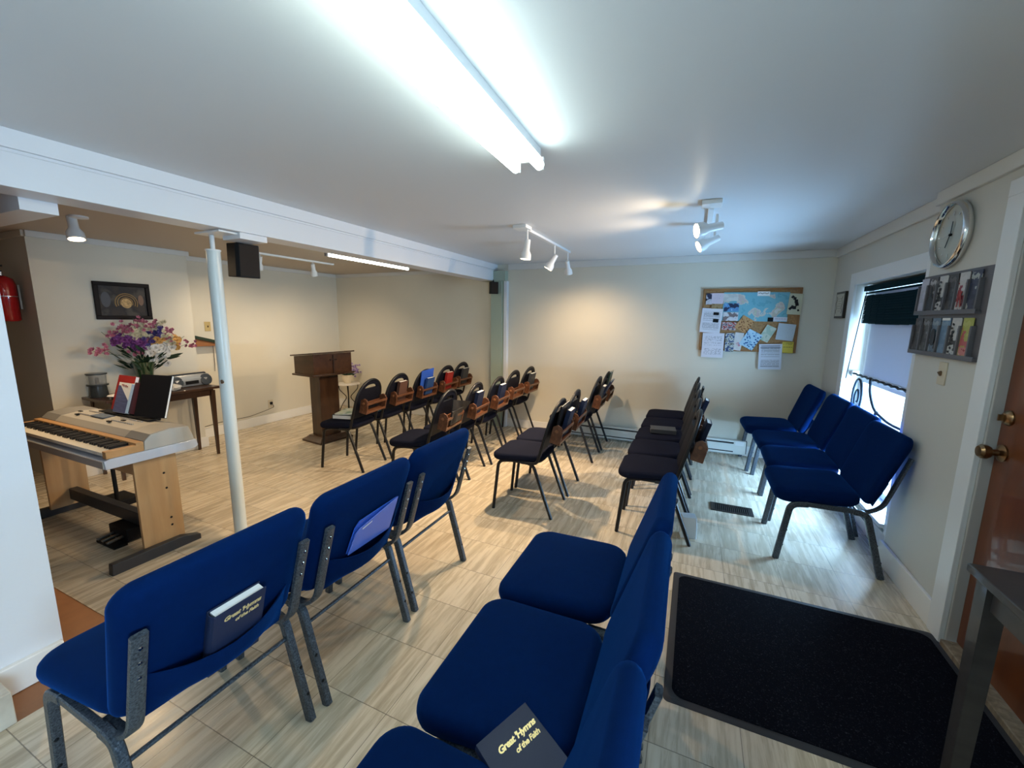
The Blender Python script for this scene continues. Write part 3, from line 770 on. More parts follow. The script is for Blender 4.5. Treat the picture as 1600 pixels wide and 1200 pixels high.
LEAF = mat('leaf_green', (.03, .10, .025), .5, var=.3, vscale=30); LEAFD = mat('dark_leaf', (.012, .035, .018), .5)
def petal_flower(mb, c, r, n, k=0):
    c = Vector(c)
    ax = Vector((random.uniform(-1, 1), random.uniform(-1, 1), random.uniform(.0, 1.2)))+Vector((1.0, -.6, 0)); M = aim(ax)
    for layer, (rr, tilt, cnt) in enumerate(((r, .35, n), (r*.72, .8, n-1), (r*.45, 1.15, n-2))):
        for i in range(cnt):
            a = 2*PI*i/cnt+layer*.5
            d = Vector((math.cos(a), math.sin(a), 0)); s_ = Vector((-math.sin(a), math.cos(a), 0))
            tip = d*rr*math.cos(tilt)+Vector((0, 0, rr*math.sin(tilt)))
            mid = d*rr*.55*math.cos(tilt)+Vector((0, 0, rr*.5*math.sin(tilt)-.08*rr)); wd = rr*.42
            vv = [mb.bm.verts.new(c+M @ p) for p in (Vector((0, 0, 0)), mid-s_*wd, tip-s_*wd*.6, tip+Vector((0, 0, -.06*rr)), tip+s_*wd*.6, mid+s_*wd)]
            mb._f([vv[0], vv[1], vv[2], vv[3]]); mb._f([vv[0], vv[3], vv[4], vv[5]])
def leaf(mb, a, b, wd):
    a = Vector(a); b = Vector(b); d = b-a; s_ = d.cross(Vector((.3, -.6, .8))).normalized()*wd
    vv = [mb.bm.verts.new(p) for p in (a, a+d*.4-s_, a+d*.75-s_*.7, b, a+d*.75+s_*.7, a+d*.4+s_)]
    mb._f(vv[:4]); mb._f([vv[0], vv[3], vv[4], vv[5]])
sv = thing('flower_pot', 'small pot of lavender flowers on the iron stand behind the lectern', 'potted plant', (-4.95, 4.80, .446))
MB().lathe([(.001, 0), (.045, 0), (.075, .05), (.085, .13), (.078, .13), (.001, .11)]).build('vase', mat('cream_ceramic', (.75, .66, .5), .35), sv)
m = MB()
for i in range(26):
    a = random.uniform(0, 6.28); r_ = random.uniform(.05, .17); leaf(m, (0, 0, .12), (r_*math.cos(a), r_*math.sin(a), .13+random.uniform(-.01, .09)), .014)
m.build('leaves', LEAFD, sv)
m = MB()
for i in range(46):
    petal_flower(m, (random.gauss(.02, .05), .10+random.gauss(0, .055), .19+random.gauss(0, .045)), .02, 5)
m.build('blossoms', mat('lavender_petals', (.38, .27, .48), .6), sv)
m = MB()
for i in range(16): m.tube([(0, 0, .11), (random.uniform(-.06, .1), random.uniform(.0, .2), .12+random.uniform(.04, .15))], .0015, 5)
m.build('stems', LEAF, sv)

# ------------------------------------------------------------------ console table and what stands on it
tt = thing('console_table', 'narrow dark wood table with tapered legs against the stage wall', 'table', (-4.77, 2.21, 0))
MB().bx(-.215, .205, -.47, .47, .715, .74).build('table_top', TABLEW, tt, bevel=.003)
m = MB(); m.bx(-.17, .16, -.42, .42, .645, .715); m.build('apron', TABLEW, tt)
for sx in (-1, 1):
    for sy in (-1, 1):
        MB().loft([[Vector((-.005+sx*.165+a*s_, sy*.405+b_*s_, z)) for a, b_ in ((-1, -1), (1, -1), (1, 1), (-1, 1))] for s_, z in ((.011, 0), (.02, .70))]).build('leg', TABLEW, tt)
vz = thing('flower_vase', 'dark green glass vase holding a big mixed bouquet of silk flowers', 'vase of flowers', (-4.86, 2.17, .74))
MB().lathe([(.001, 0), (.052, 0), (.050, .02), (.060, .12), (.078, .24), (.094, .285), (.090, .287), (.074, .24), (.055, .10), (.001, .09)], n=28).build('vase', mat('green_glass', (.012, .05, .02), .12, spec=.8, coat=.6), vz, smooth=60)
m = MB()
for i in range(60):
    a = random.uniform(0, 6.28); r_ = random.uniform(.06, .26); zz = .26+random.uniform(0, .22)-r_*.1
    leaf(m, (r_*.5*math.cos(a), r_*.5*math.sin(a), zz-.04), (r_*math.cos(a)*.55, r_*math.sin(a), zz+.02), .014)
for (yy, zz) in ((.30, .32), (.33, .35), (.26, .33), (-.22, .40), (-.28, .42)): leaf(m, (0, yy*.5, .30), (.04, yy, zz), .03)
m.build('leaves', [LEAFD], vz)
m = MB()
for (yy, zz) in ((-.36, .41), (-.29, .58), (-.14, .57), (.38, .44), (.30, .45), (.18, .60), (.10, .65), (-.05, .70), (0, .62), (.36, .52), (.20, .56), (-.02, .68)):
    m.tube(sfill([(0, 0, .2), (.01, yy*.3, .34), (.03, yy, zz)], .1, 6), .002, 5)
m.build('stems', LEAF, vz)
def blooms(mat_, spots, r, n, sp, parent, cnt=6):
    mb = MB()
    for (yy, zz) in spots:
        for i in range(int(cnt*1.7)): petal_flower(mb, (.05+random.gauss(0, sp*1.1), yy+random.gauss(0, sp*1.25), zz+random.gauss(0, sp*1.1)), r, n)
    return mb.build('blossoms', mat_, parent, smooth=0)
blooms(mat('purple_petals', (.20, .055, .22), .6, var=.3, vscale=25), ((-.19, .50), (-.13, .50), (-.07, .48), (-.05, .44), (-.02, .47)), .026, 6, .024, vz, 9)
blooms(mat('pink_petals', (.50, .17, .24), .6, var=.3, vscale=25), ((-.36, .41), (-.31, .42), (-.20, .58), (-.14, .62), (.08, .62), (.20, .58), (-.10, .60), (-.03, .66), (.0, .64), (-.06, .40), (.18, .55), (.38, .43), (.03, .50), (.16, .52)), .018, 5, .022, vz, 7)
blooms(mat('white_petals', (.80, .78, .74), .6), ((.04, .41), (.09, .42), (.13, .40), (.16, .36), (.15, .43), (.10, .31), (.15, .30), (.01, .38), (.22, .42)), .036, 8, .012, vz, 4)
blooms(mat('violet_blue_petals', (.10, .07, .25), .6, var=.3, vscale=25), ((.05, .54), (.09, .55), (.04, .49), (.13, .57)), .022, 6, .020, vz, 8)
blooms(mat('apricot_petals', (.72, .42, .13), .6), ((.11, .48), (.13, .49), (.25, .46), (.26, .43), (.27, .49)), .034, 7, .012, vz, 3)
blooms(mat('cream_petals', (.66, .60, .42), .6), ((.03, .60), (.09, .60), (.0, .56), (.12, .62), (.19, .47), (-.04, .57), (.16, .56), (.22, .52), (-.08, .54)), .022, 6, .02, vz, 5)
# CD player
bo = thing('cd_player', 'grey and silver portable cd player at the right end of the console table', 'radio', (-4.80, 2.50, .741), .10)
ol = [(-.105, .012), (-.10, .0), (.10, .0), (.118, .03), (.115, .075), (.06, .115), (-.07, .118), (-.105, .09)]
MB().loft([[Vector((x*.55*s_+.0, yy, z*s2+.006)) for x, z in ol] for yy, s_, s2 in ((-.21, .7, .75), (-.195, .95, .95), (-.10, 1, 1), (.10, 1, 1), (.195, .95, .95), (.21, .7, .75))]).build('body', mat('silver_plastic', (.32, .34, .36), .3, metal=.3), bo, smooth=50)
for s in (-1, 1):
    MB().lathe([(.001, 0), (.062, 0), (.060, .014), (.045, .018), (.001, .010)], (.052, s*.145, .058), 24, R3('Y', PI/2-.25)).build('speaker', mat('dark_blue_grey', (.04, .05, .065), .4), bo)
MB().box((.064, 0, .045), (.01, .13, .035)).build('display_panel', PLASTB, bo, bevel=.004)
MB().tube(sfill([(-.02, -.20, .09), (-.01, -.19, .128), (-.01, .19, .128), (-.02, .20, .09)], .03, 4), .008, 8).build('handle', mat('dark_blue_grey', (.04, .05, .065), .4), bo)
# appliance
ap = thing('coffee_grinder', 'small black appliance with clear cylinder at the left end of the console table', 'appliance', (-4.86, 1.815, .74))
MB().lathe([(.001, 0), (.062, 0), (.066, .02), (.060, .10), (.074, .105), (.074, .118), (.001, .12)]).build('base', mat('smoked_plastic', (.035, .04, .042), .25), ap)
MB().lathe([(.062, .118), (.066, .205), (.062, .205), (.058, .118)], cap=False).build('clear_bowl', mat('clear_plastic', (.75, .78, .78), .1, trans=.85), ap)
MB().lathe([(.001, .205), (.072, .205), (.072, .215), (.001, .218)]).build('lid', mat('smoked_plastic', (.035, .04, .042), .25), ap)
MB().lathe([(.001, .12), (.014, .12), (.012, .175), (.001, .18)]).build('spindle', PLASTB, ap)
ph = thing('paper_plate', 'white oval dish with small papers on the console table beside the appliance', 'dish', (-4.68, 1.90, .74), .4)
MB().loft([[Vector((.5*r_*math.cos(a), r_*.9*math.sin(a), z)) for a in [2*PI*k/28 for k in range(28)]] for r_, z in ((.09, 0), (.135, .025), (.13, .03), (.09, .012))]).build('dish', mat('white_china', (.78, .75, .70), .3), ph, smooth=60)
MB().box((0, 0, .022), (.05, .08, .004), R3('X', .2)).build('paper', mat('pink_white_sheet', (.62, .52, .5), .7), ph)
pb = thing('plastic_bag', 'crumpled clear plastic bag in front of the cd player', 'bag', (-4.635, 2.26, .741))
m = MB(); L = []
for j in range(7):
    a = -PI/2+PI*j/6
    L.append([Vector(((.05*math.cos(a)+.003)*math.cos(t_)*(1+.25*math.sin(5*t_+j*2)), (.085*math.cos(a)+.003)*math.sin(t_)*(1+.2*math.sin(7*t_+j)), .035+.034*math.sin(a)*(1+.2*math.sin(3*t_)))) for t_ in [2*PI*k/24 for k in range(24)]])
m.loft(L); m.build('bag', mat('milky_plastic', (.72, .72, .70), .25, alpha=.75), pb, smooth=20)

# ------------------------------------------------------------------ keyboard and stand
kb = thing('digital_piano', 'silver and wood digital piano with a full row of keys', 'keyboard', (-3.605, 1.30, 0))
SIL = mat('champagne_silver', (.52, .49, .43), .35, metal=.25); SILW = mat('silver_side', (.60, .64, .72), .3, metal=.25); SILD = mat('speaker_mesh_grey', (.30, .29, .27), .5, metal=.3)
X0, X1 = -.675, .675
# lower tray
m = MB(); prof = [(-.225, .622), (-.228, .672), (-.20, .680), (.235, .680), (.245, .640), (.225, .622)]
m.loft([[Vector((x, yy, z)) for yy, z in prof] for x in (X0, X1)]); m.build('lower_case', SILW, kb, bevel=.003)
MB().bx(X0+.006, X1-.012, -.231, -.226, .626, .668).build('front_lip', SIL, kb)
m = MB(); prof = [(-.04, .680), (-.035, .735), (.0, .768), (.10, .782), (.20, .775), (.225, .70), (.225, .680)]
m.loft([[Vector((x, yy, z)) for yy, z in prof] for x in (X0+.005, X1-.005)]); m.build('control_panel', SIL, kb, bevel=.003)
m = MB(); m.loft([[Vector((x, yy, z+.002)) for yy, z in prof[1:5]]+[Vector((x, yy, z-.01)) for yy, z in prof[1:5]][::-1] for x in (X0+.012, X0+.22)]); m.build('speaker_grille', SILD, kb); m = MB(); m.loft([[Vector((x, yy, z+.002)) for yy, z in prof[1:5]]+[Vector((x, yy, z-.01)) for yy, z in prof[1:5]][::-1] for x in (X1-.22, X1-.012)]); m.build('speaker_grille', SILD, kb)
m = MB(); m.bx(X0+.01, X1-.01, -.075, -.038, .680, .735); m.bx(X0+.005, X0+.045, -.215, -.04, .680, .722); m.bx(X1-.045, X1-.005, -.215, -.04, .680, .722); m.build('wood_key_surround', CHERRY, kb, bevel=.003)
m = MB()
nk = 52; wk = (X1-X0-.10)/nk
for i in range(nk): m.box((X0+.05+wk*(i+.5), -.142, .702), (wk-.0011, .142, .020))
m.build('white_keys', mat('ivory_keys', (.80, .74, .62), .25), kb, bevel=.0008, seg=1)
m = MB()
for i in range(nk-1):
    if (i+5) % 7 in (2, 6): continue
    m.box((X0+.05+wk*(i+1), -.118, .719), (wk*.55, .092, .016))
m.build('black_keys', BLKC, kb, bevel=.001, seg=1)
m = MB()
m.box((-.10, .085, .783), (.17, .07, .006)); m.build('display', mat('lcd_grey', (.10, .13, .18), .15), kb, bevel=.002)
m = MB()
for i in range(9): m.box((-.36+.022*i, .06, .780), (.013, .010, .006))
for i in range(9): m.box((-.36+.022*i, .12, .785), (.013, .010, .006))
for i in range(12): m.box((.09+.022*i, .06, .780), (.013, .010, .006))
for i in range(12): m.box((.09+.022*i, .11, .785), (.013, .010, .006))
m.build('buttons', mat('button_grey', (.45, .42, .38), .4), kb)
m = MB()
for xx, yy in ((-.42, .09), (-.32, .035), (.12, .03), (.17, .085)): m.box((xx, yy, .781), (.04, .014, .007))
m.build('dark_buttons', PLASTB, kb)
MB().box((.05, .205, .80), (.62, .010, .05), R3('X', -.25)).build('music_rest', PLASTB, kb, bevel=.003)
MB().box((.05, .165, .790), (.64, .07, .008)).build('music_ledge', PLASTB, kb, bevel=.002)
ks = thing('piano_stand', 'light wood and black stand with pedals under the digital piano', 'stand', (-3.605, 1.30, 0))
for s in (-1, 1):
    e = MB().loft([[Vector((s*.615+dx, yy, z)) for yy, z in ((-.085, .055), (.135, .055), (.135, .618), (-.085, .618))] for dx in (-.011, .011)]).build('side_panel', MAPLE, ks, bevel=.002)
    for yy, z in ((.06, .50), (.065, .40), (.07, .20), (.07, .15)):
        MB().lathe([(.001, 0), (.007, 0), (.001, .002)], (s*.627, yy, z), 10, R3('Y', s*PI/2)).build('screw', PLASTB, e)
    MB().loft([[Vector((s*.655+dx*1, yy, z)) for yy, z in ((-.265, 0), (.20, 0), (.20, .035), (.10, .068), (-.26, .068))] for dx in (-.022, .022)]).build('foot', mat('charcoal_plastic', (.035, .036, .04), .4), ks, bevel=.004)
MB().bx(-.60, .60, -.06, -.042, .515, .618).build('back_panel', MAPLE, ks)
MB().bx(-.60, .60, .02, .07, .10, .185).build('pedal_beam', mat('charcoal_plastic', (.035, .036, .04), .4), ks, bevel=.004)
MB().bx(.12, .34, -.05, .06, .015, .10).build('pedal_box', PLASTB, ks, bevel=.006)
for i in range(3): MB().loft([[Vector((.17+i*.06+dx, yy, z)) for yy, z in ((-.13, .03), (-.04, .045), (-.04, .055), (-.135, .045))] for dx in (-.011, .011)]).build('pedal', mat('dull_pedal_metal', (.20, .2, .2), .35, metal=.9), ks, bevel=.002)
MB().bx(.12, .34, -.12, -.05, .0, .015).build('pedal_plate', PLASTB, ks)
# adapter box and rod below the piano, beyond the beam
sp = thing('power_box', 'black box with an upright rod on the floor behind the piano pedals', 'box', (-4.06, 1.53, 0))
MB().bx(-.13, .10, -.06, .10, 0, .055).build('case', PLASTB, sp, bevel=.006)
MB().tube([(.085, -.03, .05), (.07, -.03, .60)], .014, 8).build('rod', PLASTB, sp)
# sheet music on the rest
def stand_book(name, label, x, d, cover, lean=-.30, y=1.475, z=.802, rz=0, cat='book'):
    t = thing(name, label, cat, (x, y, z), rz)
    g = R3('X', lean)
    w_, h_, th = d
    c = MB(); c.box(g @ Vector((0, -th/2+.001, h_/2)), (w_, .002, h_), g); c.box(g @ Vector((0, th/2-.001, h_/2)), (w_, .002, h_), g); c.box(g @ Vector((-w_/2, 0, h_/2)), (.002, th, h_), g)
    c.build('cover', cover, t)
    MB().box(g @ Vector((.001, 0, h_/2)), (w_-.004, th-.004, h_-.006), g).build('pages', PAGES, t)
    return t, g
bt, g = stand_book('music_book', 'red hardcover music book standing on the piano rest', -3.69, (.22, .25, .022), REDC, y=1.482)
bt, g = stand_book('songbook', 'white and blue songbook leaning in front of the red book', -3.61, (.16, .21, .022), PAGES, y=1.446)
MB().prism([(-.078, 0), (.078, 0), (.078, .09), (-.05, .185), (-.078, .185)], .001, T4(g @ Vector((0, -.0125, .002)), g @ Matrix(((1, 0, 0), (0, 0, -1), (0, 1, 0)))).copy()).build('blue_print', mat('blue_grey_print', (.10, .12, .24), .5, var=.3, vscale=60, bstretch=(.2, 1, 5)), bt)
m = MB()
for i in range(5): m.box(g @ Vector((-.035+i*.017, -.0125, .193-.002*i)), (.008, .001, .010+.006*(i % 2)), g)
m.build('red_lettering', mat('red_ink', (.4, .06, .04), .5), bt)
bt, g = stand_book('music_book', 'dark maroon music book between the songbook and the black binder', -3.475, (.10, .215, .03), mat('maroon_cover', (.07, .01, .018), .4), y=1.465)
bt, g = stand_book('ring_binder', 'black binder standing tall at the right end of the piano rest', -3.275, (.25, .285, .016), BLKC, y=1.46, rz=.22, cat='binder')

# ------------------------------------------------------------------ left walls: picture, switch, shelf, outlet, extinguisher
pf = thing('framed_picture', 'black framed picture of lit stone arches above the bouquet', 'picture', (-4.998, 2.137, 1.60))
m = MB(); W2, H2 = .212, .172
m.bx(0, .022, -W2, W2, H2-.035, H2).bx(0, .022, -W2, W2, -H2, -H2+.035).bx(0, .022, -W2, -W2+.035, -H2+.035, H2-.035).bx(0, .022, W2-.035, W2, -H2+.035, H2-.035)
m.build('frame', mat('black_frame', (.008, .005, .005), .5, spec=.15), pf, bevel=.003)
pic = patch_mat('dim_hall_print', [(.015, .012, .012), (.05, .04, .035), (.03, .028, .03), (.08, .07, .06)], 9, 'SOFT', .6)
MB().bx(0, .008, -W2+.03, W2-.03, -H2+.03, H2-.03).build('print', pic, pf)
m = MB()
for r_, mm in ((.085, 0), (.068, 0), (.048, 0)):
    m.tube([Vector((.0095, .02+r_*math.cos(a), -.015+r_*math.sin(a))) for a in [PI*k/14 for k in range(-2, 17)]], .0045, 6)
m.build('arches', mat('ochre_print', (.32, .20, .08), .5), pf)
m = MB(); m.loft([[Vector((x, .02+.042*math.cos(a), -.02+.045*math.sin(a))) for a in [2*PI*k/20 for k in range(20)]] for x in (.008, .009)]); m.build('glow_patch', mat('gold_print', (.50, .33, .14), .5, var=.4, vscale=60), pf)
m = MB(); m.loft([[Vector((x, .135+.022*math.cos(a), .012+.05*math.sin(a))) for a in [2*PI*k/20 for k in range(20)]] for x in (.008, .009)]); m.build('side_arch', mat('brown_print', (.20, .12, .08), .5), pf)
m = MB(); m.loft([[Vector((x, -.13+.035*math.cos(a), .01+.07*math.sin(a))) for a in [2*PI*k/20 for k in range(20)]] for x in (.008, .009)]); m.build('side_arch', mat('slate_print', (.07, .075, .09), .5), pf)
sw = thing('switch_plate', 'small brass light switch plate on the stage wall left of the post', 'light switch', (XL, 3.065, 1.343))
MB().bx(0, .006, -.034, .034, -.056, .056).build('plate', BRASSP, sw, bevel=.002); MB().box((.011, 0, 0), (.014, .008, .02), R3('Y', .4)).build('toggle', mat('brown_toggle', (.15, .09, .05), .4), sw)
sh = thing('wall_shelf', 'slanted wooden wall shelf with a dark green top behind the post', 'shelf', (XL, 2.74, 0))
MB().loft([[Vector((x, 0, 1.275)), Vector((x, .40, 1.165)), Vector((x, .40, 1.13)), Vector((x, 0, 1.24))] for x in (0, .12)]).build('top', mat('dark_green_laminate', (.02, .035, .02), .4), sh, bevel=.002)
MB().loft([[Vector((x, 0, 1.24)), Vector((x, .40, 1.13)), Vector((x, .40, 1.115)), Vector((x, 0, 1.115))] for x in (0, .10)]).build('wedge_body', wood('shelf_orange_wood', (.33, .14, .05), (.22, .085, .03), .4, stretch=(1, .2, 1)), sh)
cd = MB().tube(sfill([(XL+.01, 3.10, 1.11), (XL+.012, 3.10, .9), (XL+.015, 3.09, .80)], .05, 4), .003, 6).build('wall_cord', mat('thin_dark_cord', (.08, .07, .06), .5), sh); cd.location = (-XL, -2.74, 0)
ou = thing('wall_outlet', 'wall outlet with a dark plug low on the stage wall left of the lectern', 'outlet', (XL, 3.78, .26))
MB().bx(0, .006, -.036, .036, -.058, .058).build('plate', mat('ivory_plate', (.6, .52, .38), .4), ou, bevel=.002); MB().bx(.006, .03, -.015, .015, -.005, .03).build('plug', PLASTB, ou, bevel=.004)
cc = MB().tube(sfill([(XL+.028, 3.78, .27), (XL+.05, 3.80, .22), (XL+.03, 3.70, .19), (XL+.03, 3.45, .15), (XL+.03, 3.1, .16), (XL+.04, 2.8, .14)], .06, 5), .004, 6).build('power_cord', mat('thin_dark_cord', (.08, .07, .06), .5), ou); cc.location = (-XL, -3.78, -.26)
REDP = mat('extinguisher_red', (.36, .012, .014), .22, coat=.5)
fe = thing('fire_extinguisher', 'red fire extinguisher with a yellow tag hanging at the far left', 'fire extinguisher', (-5.22, 1.455, 1.41))
MB().lathe([(.001, 0), (.065, .0), (.077, .012), (.078, .30), (.066, .345), (.035, .365), (.018, .37), (.001, .37)], n=28).build('cylinder', REDP, fe, smooth=60)
MB().lathe([(.018, .365), (.018, .40), (.001, .40)]).build('valve', ALU, fe)
m = MB(); m.box((.0, -.04, .435), (.022, .12, .014), R3('X', .25)); m.box((0, -.045, .405), (.022, .11, .010)); m.build('lever', PLASTB, fe, bevel=.002)
MB().lathe([(.0785, .20), (.0785, .205)], cap=False).build('band', ALU, fe)
MB().loft([[Vector((.0787*math.cos(a), .0787*math.sin(a), z)) for a in [-2.3+1.7*k/10 for k in range(11)]] for z in (.20, .33)], False, False, False).build('label_sticker', patch_mat('extinguisher_label', [(.6, .6, .58), (.7, .7, .68), (.35, .33, .3), (.65, .6, .6)], 30), fe)
MB().box((-.015, -.095, .30), (.10, .002, .15), R3('Z', .2)).build('inspection_tag', mat('yellow_card', (.66, .50, .20), .6, var=.12, vscale=30), fe)
MB().bx(-.02, .02, .078, .09, .1, .3).build('bracket', ALU, fe)

# ------------------------------------------------------------------ speakers under the beam
def speaker(label, loc, rz, tilt, s=1, bracket=True):
    t = thing('wall_speaker', label, 'speaker', loc, rz, 'black box speakers under the beam')
    g = R3('Y', tilt)
    MB().loft([[g @ Vector((x*s, yy*s, z*s)) for x, yy in ((-.07, -.045), (-.045, -.075), (.055, -.075), (.075, -.06), (.075, .06), (.055, .075), (-.045, .075), (-.07, .045))] for z in (-.105, .105)]).build('case', PLASTB, t, bevel=.004)
    MB().box(g @ Vector((.077*s, 0, 0)), (.004, .118*s, .19*s), g).build('grille', mat('speaker_grille_brown', (.030, .022, .018), .7, bump=.8, bscale=500, spec=.12), t)
    m = MB(); m.box((-.03*s, 0, .115*s), (.05*s, .02*s, .03*s)); m.tube([(-.03*s, 0, .12*s), (-.03*s, 0, .15*s)], .007*s, 8); m.build('bracket', PLASTB, t)
    MB().tube(sfill([g @ Vector((-.07*s, 0, 0)), g @ Vector((-.12*s, -.01, -.02)), g @ Vector((-.10*s, 0, -.08*s)), g @ Vector((-.068*s, 0, -.09*s))], .03, 4), .003, 6).build('cable', PLASTB, t)
    return t
speaker('black speaker hung under the beam beside the round post', (-2.70, 1.80, 1.825), -.12, .06, .98)
speaker('small black speaker under the far end of the beam', (-2.44, 4.90, 1.868), -.9, .05, .72)

# ------------------------------------------------------------------ ceiling lights
f1 = thing('fluorescent_light', 'large twin tube fluorescent light on the ceiling overhead', 'ceiling light', (-.668, 1.09, ZC), .03)
m = MB(); m.loft([[Vector((x, yy, z)) for x, z in ((-.045, 0), (-.045, -.035), (-.062, -.05), (.062, -.05), (.045, -.035), (.045, 0))] for yy in (-.63, .635)]); m.build('housing', METALW, f1, bevel=.002)
for s in (-1, 1):
    MB().tube([(s*.052, -.60, -.078), (s*.052, .60, -.078)], .019, 16).build('fluorescent_tube', TUBE, f1)
    for e_ in (-1, 1): MB().bx(s*.052-.013, s*.052+.013, e_*.612-.008, e_*.612+.008, -.092, -.045).build('lamp_holder', METALW, f1)
f2 = thing('fluorescent_light', 'slim fluorescent tube light on the stage ceiling beyond the beam', 'ceiling light', (-3.32, 3.66, ZL))
MB().bx(-.035, .035, -.65, .65, -.04, 0).build('housing', METALW, f2, bevel=.002)
MB().tube([(0, -.61, -.065), (0, .61, -.065)], .019, 16).build('fluorescent_tube', TUBE2, f2)
for e_ in (-1, 1): MB().bx(-.015, .015, e_*.625-.01, e_*.625+.01, -.085, -.03).build('lamp_holder', mat('holder_grey', (.4, .4, .4), .4), f2)
def spot_head(t, loc, direction, glow, energy, cone=75, s=1, col=(1, .72, .43), stem=.05, blend=.5):
    "track head: stem, stepped cylindrical can and glowing lamp face"
    loc = Vector(loc); d = Vector(direction).normalized(); M = aim(d)
    e = bpy.data.objects.new('lamp_head', None); link(e, t); e.location = loc; e.empty_display_size = .02
    MB().lathe([(.001, -.13*s), (.020*s, -.128*s), (.022*s, -.06*s), (.036*s, -.035*s), (.038*s, 0), (.034*s, 0), (.033*s, -.012*s)], (0, 0, 0), 24, M, cap=False).build('can', METALW, e, smooth=50)
    MB().lathe([(.001, -.006*s), (.033*s, -.010*s)], (0, 0, 0), 20, M, cap=False).build('bulb', glow, e)
    b_ = M @ Vector((0, 0, -.10*s))
    MB().tube([b_, b_+Vector((0, 0, stem))], .007*s, 8).build('stem', METALW, e)
    l = light('SPOT', 'lamp', (0, 0, 0), energy, col, parent=e, spot_size=math.radians(cone), spot_blend=blend, shadow_soft_size=.02)
    l.location = d*.012; l.rotation_euler = d.to_track_quat('-Z', 'Y').to_euler()
    return e
def track(label, loc, L, group='white spotlight tracks'):
    t = thing('spotlight_track', label, 'track light', loc, 0, group)
    MB().bx(-.018, .018, 0, L, -.02, 0).build('rail', METALW, t, bevel=.002)
    MB().bx(-.055, .055, -.02, .10, -.025, 0).build('feed_box', METALW, t, bevel=.003)
    return t
t1 = track('white track with three spotlights near the far end of the ceiling', (-1.27, 3.00, ZC), 1.32)
spot_head(t1, (0.02, .06, -.245), (-.10, -.05, -1), LAMPGLOW, 150, 135, 1.15, stem=.11, blend=1)
spot_head(t1, (0.0, .66, -.25), (-.55, -.2, -1), LAMPGLOW, 150, 135, 1.1, stem=.11, blend=1)
spot_head(t1, (0.04, 1.20, -.245), (.05, .45, -1), LAMPGLOW, 62, 140, 1.05, stem=.11, blend=1)
t2 = track('white track seen end-on with two glaring spotlights near the window side', (.035, 2.80, ZC), 1.1)
spot_head(t2, (-.075, .10, -.150), (-1, -.42, -.22), mat('bright_bulb', (1, .9, .7), .5, emit=(1, .84, .58), es=60), 20, 110, 1.25, stem=.075, blend=.8)
spot_head(t2, (-.06, .62, -.165), (-1, -.35, -.50), LAMPGLOW, 80, 120, 1.2, stem=.08, blend=1)
t3 = track('white track with two spotlights on the stage ceiling', (-4.28, 2.86, ZL), 1.15)
spot_head(t3, (-.10, .22, -.165), (-.45, .1, -1), LAMPSOFT, 42, 135, 1.15, stem=.09, blend=1, col=(1, .78, .52))
spot_head(t3, (-.08, .92, -.165), (-.30, .35, -1), LAMPSOFT, 42, 135, 1.15, stem=.09, blend=1, col=(1, .78, .52))
t4 = thing('ceiling_spotlight', 'single round white spotlight on the stage ceiling above the piano', 'ceiling light', (-3.93, 1.50, ZL))
MB().lathe([(.001, 0), (.05, 0), (.05, -.012), (.001, -.02)]).build('canopy', METALW, t4)
spot_head(t4, (-.02, -.02, -.155), (.25, -.02, -1), LAMPGLOW, 75, 150, 1.3, stem=.05, blend=1)

# ------------------------------------------------------------------ back wall: notice board, heater
YW = YB
nb = thing('notice_board', 'wood framed cork notice board on the back wall', 'notice board', (.505, YW, 1.489))
m = MB(); a, h = .455, .332
m.bx(-a, a, -.022, -.001, h-.022, h).bx(-a, a, -.022, -.001, -h, -h+.022).bx(-a, -a+.022, -.022, -.001, -h+.022, h-.022).bx(a-.022, a, -.022, -.001, -h+.022, h-.022)
m.build('frame', BOARDF, nb, bevel=.002)
MB().bx(-a+.02, a-.02, -.014, -.001, -h+.02, h-.02).build('cork_sheet', CORK, nb)
def sheet(name, label, cat, cx, cz, w_, h_, rot, m_, depth, group='papers pinned to the notice board', curl=0):
    # object space: x right, y up, facing -y in the world
    mb = MB(); n_ = 6; L = []
    for k in range(n_+1):
        f = k/n_; z = curl*(f-.5)**2*4
        L.append([Vector((-w_/2, -h_/2+h_*f, z)), Vector((w_/2, -h_/2+h_*f, z)), Vector((w_/2, -h_/2+h_*f, z+.0008)), Vector((-w_/2, -h_/2+h_*f, z+.0008))])
    mb.loft(L); o = mb.build(name, m_, None, smooth=0)
    o.matrix_world = T4((cx, YW-.0235-depth*.0016, cz), Matrix(((1, 0, 0), (0, 0, -1), (0, 1, 0))) @ R3('Z', rot))
    tag(o, label, cat, group); return o
K = .003
sheet('world_map', 'blue world map across the top of the notice board', 'map', .553, 1.648-.02, .60, .30, -.01, patch_mat('world_map_print', [(.13, .36, .44), (.17, .42, .50), (.55, .52, .46), (.50, .42, .40), (.45, .5, .33), (.6, .58, .55)], 7, pos=[0, .42, .56, .60, .645, .67]), 0)
sheet('flyer', 'black and white portrait flyer at the top left of the notice board', 'flyer', .120, 1.713, .075, .118, 0, patch_mat('dark_portrait', [(.01, .01, .03), (.03, .03, .06), (.5, .48, .52), (.6, .55, .6)], 12), 1)
sheet('pink_note', 'pale pink sheet overlapping the dark portrait flyer', 'paper', .195, 1.717, .115, .113, -.01, paper_mat('pink_paper', (.62, .52, .58), w=.115, h=.113, dens=.4, pitch=.012), 2)
sheet('photo', 'brown landscape photo just under the pale pink sheet', 'photo', .196, 1.634, .106, .052, -.02, patch_mat('brown_photo', [(.10, .05, .02), (.28, .16, .07), (.4, .27, .14), (.2, .13, .05)], 25, 'SOFT'), 3)
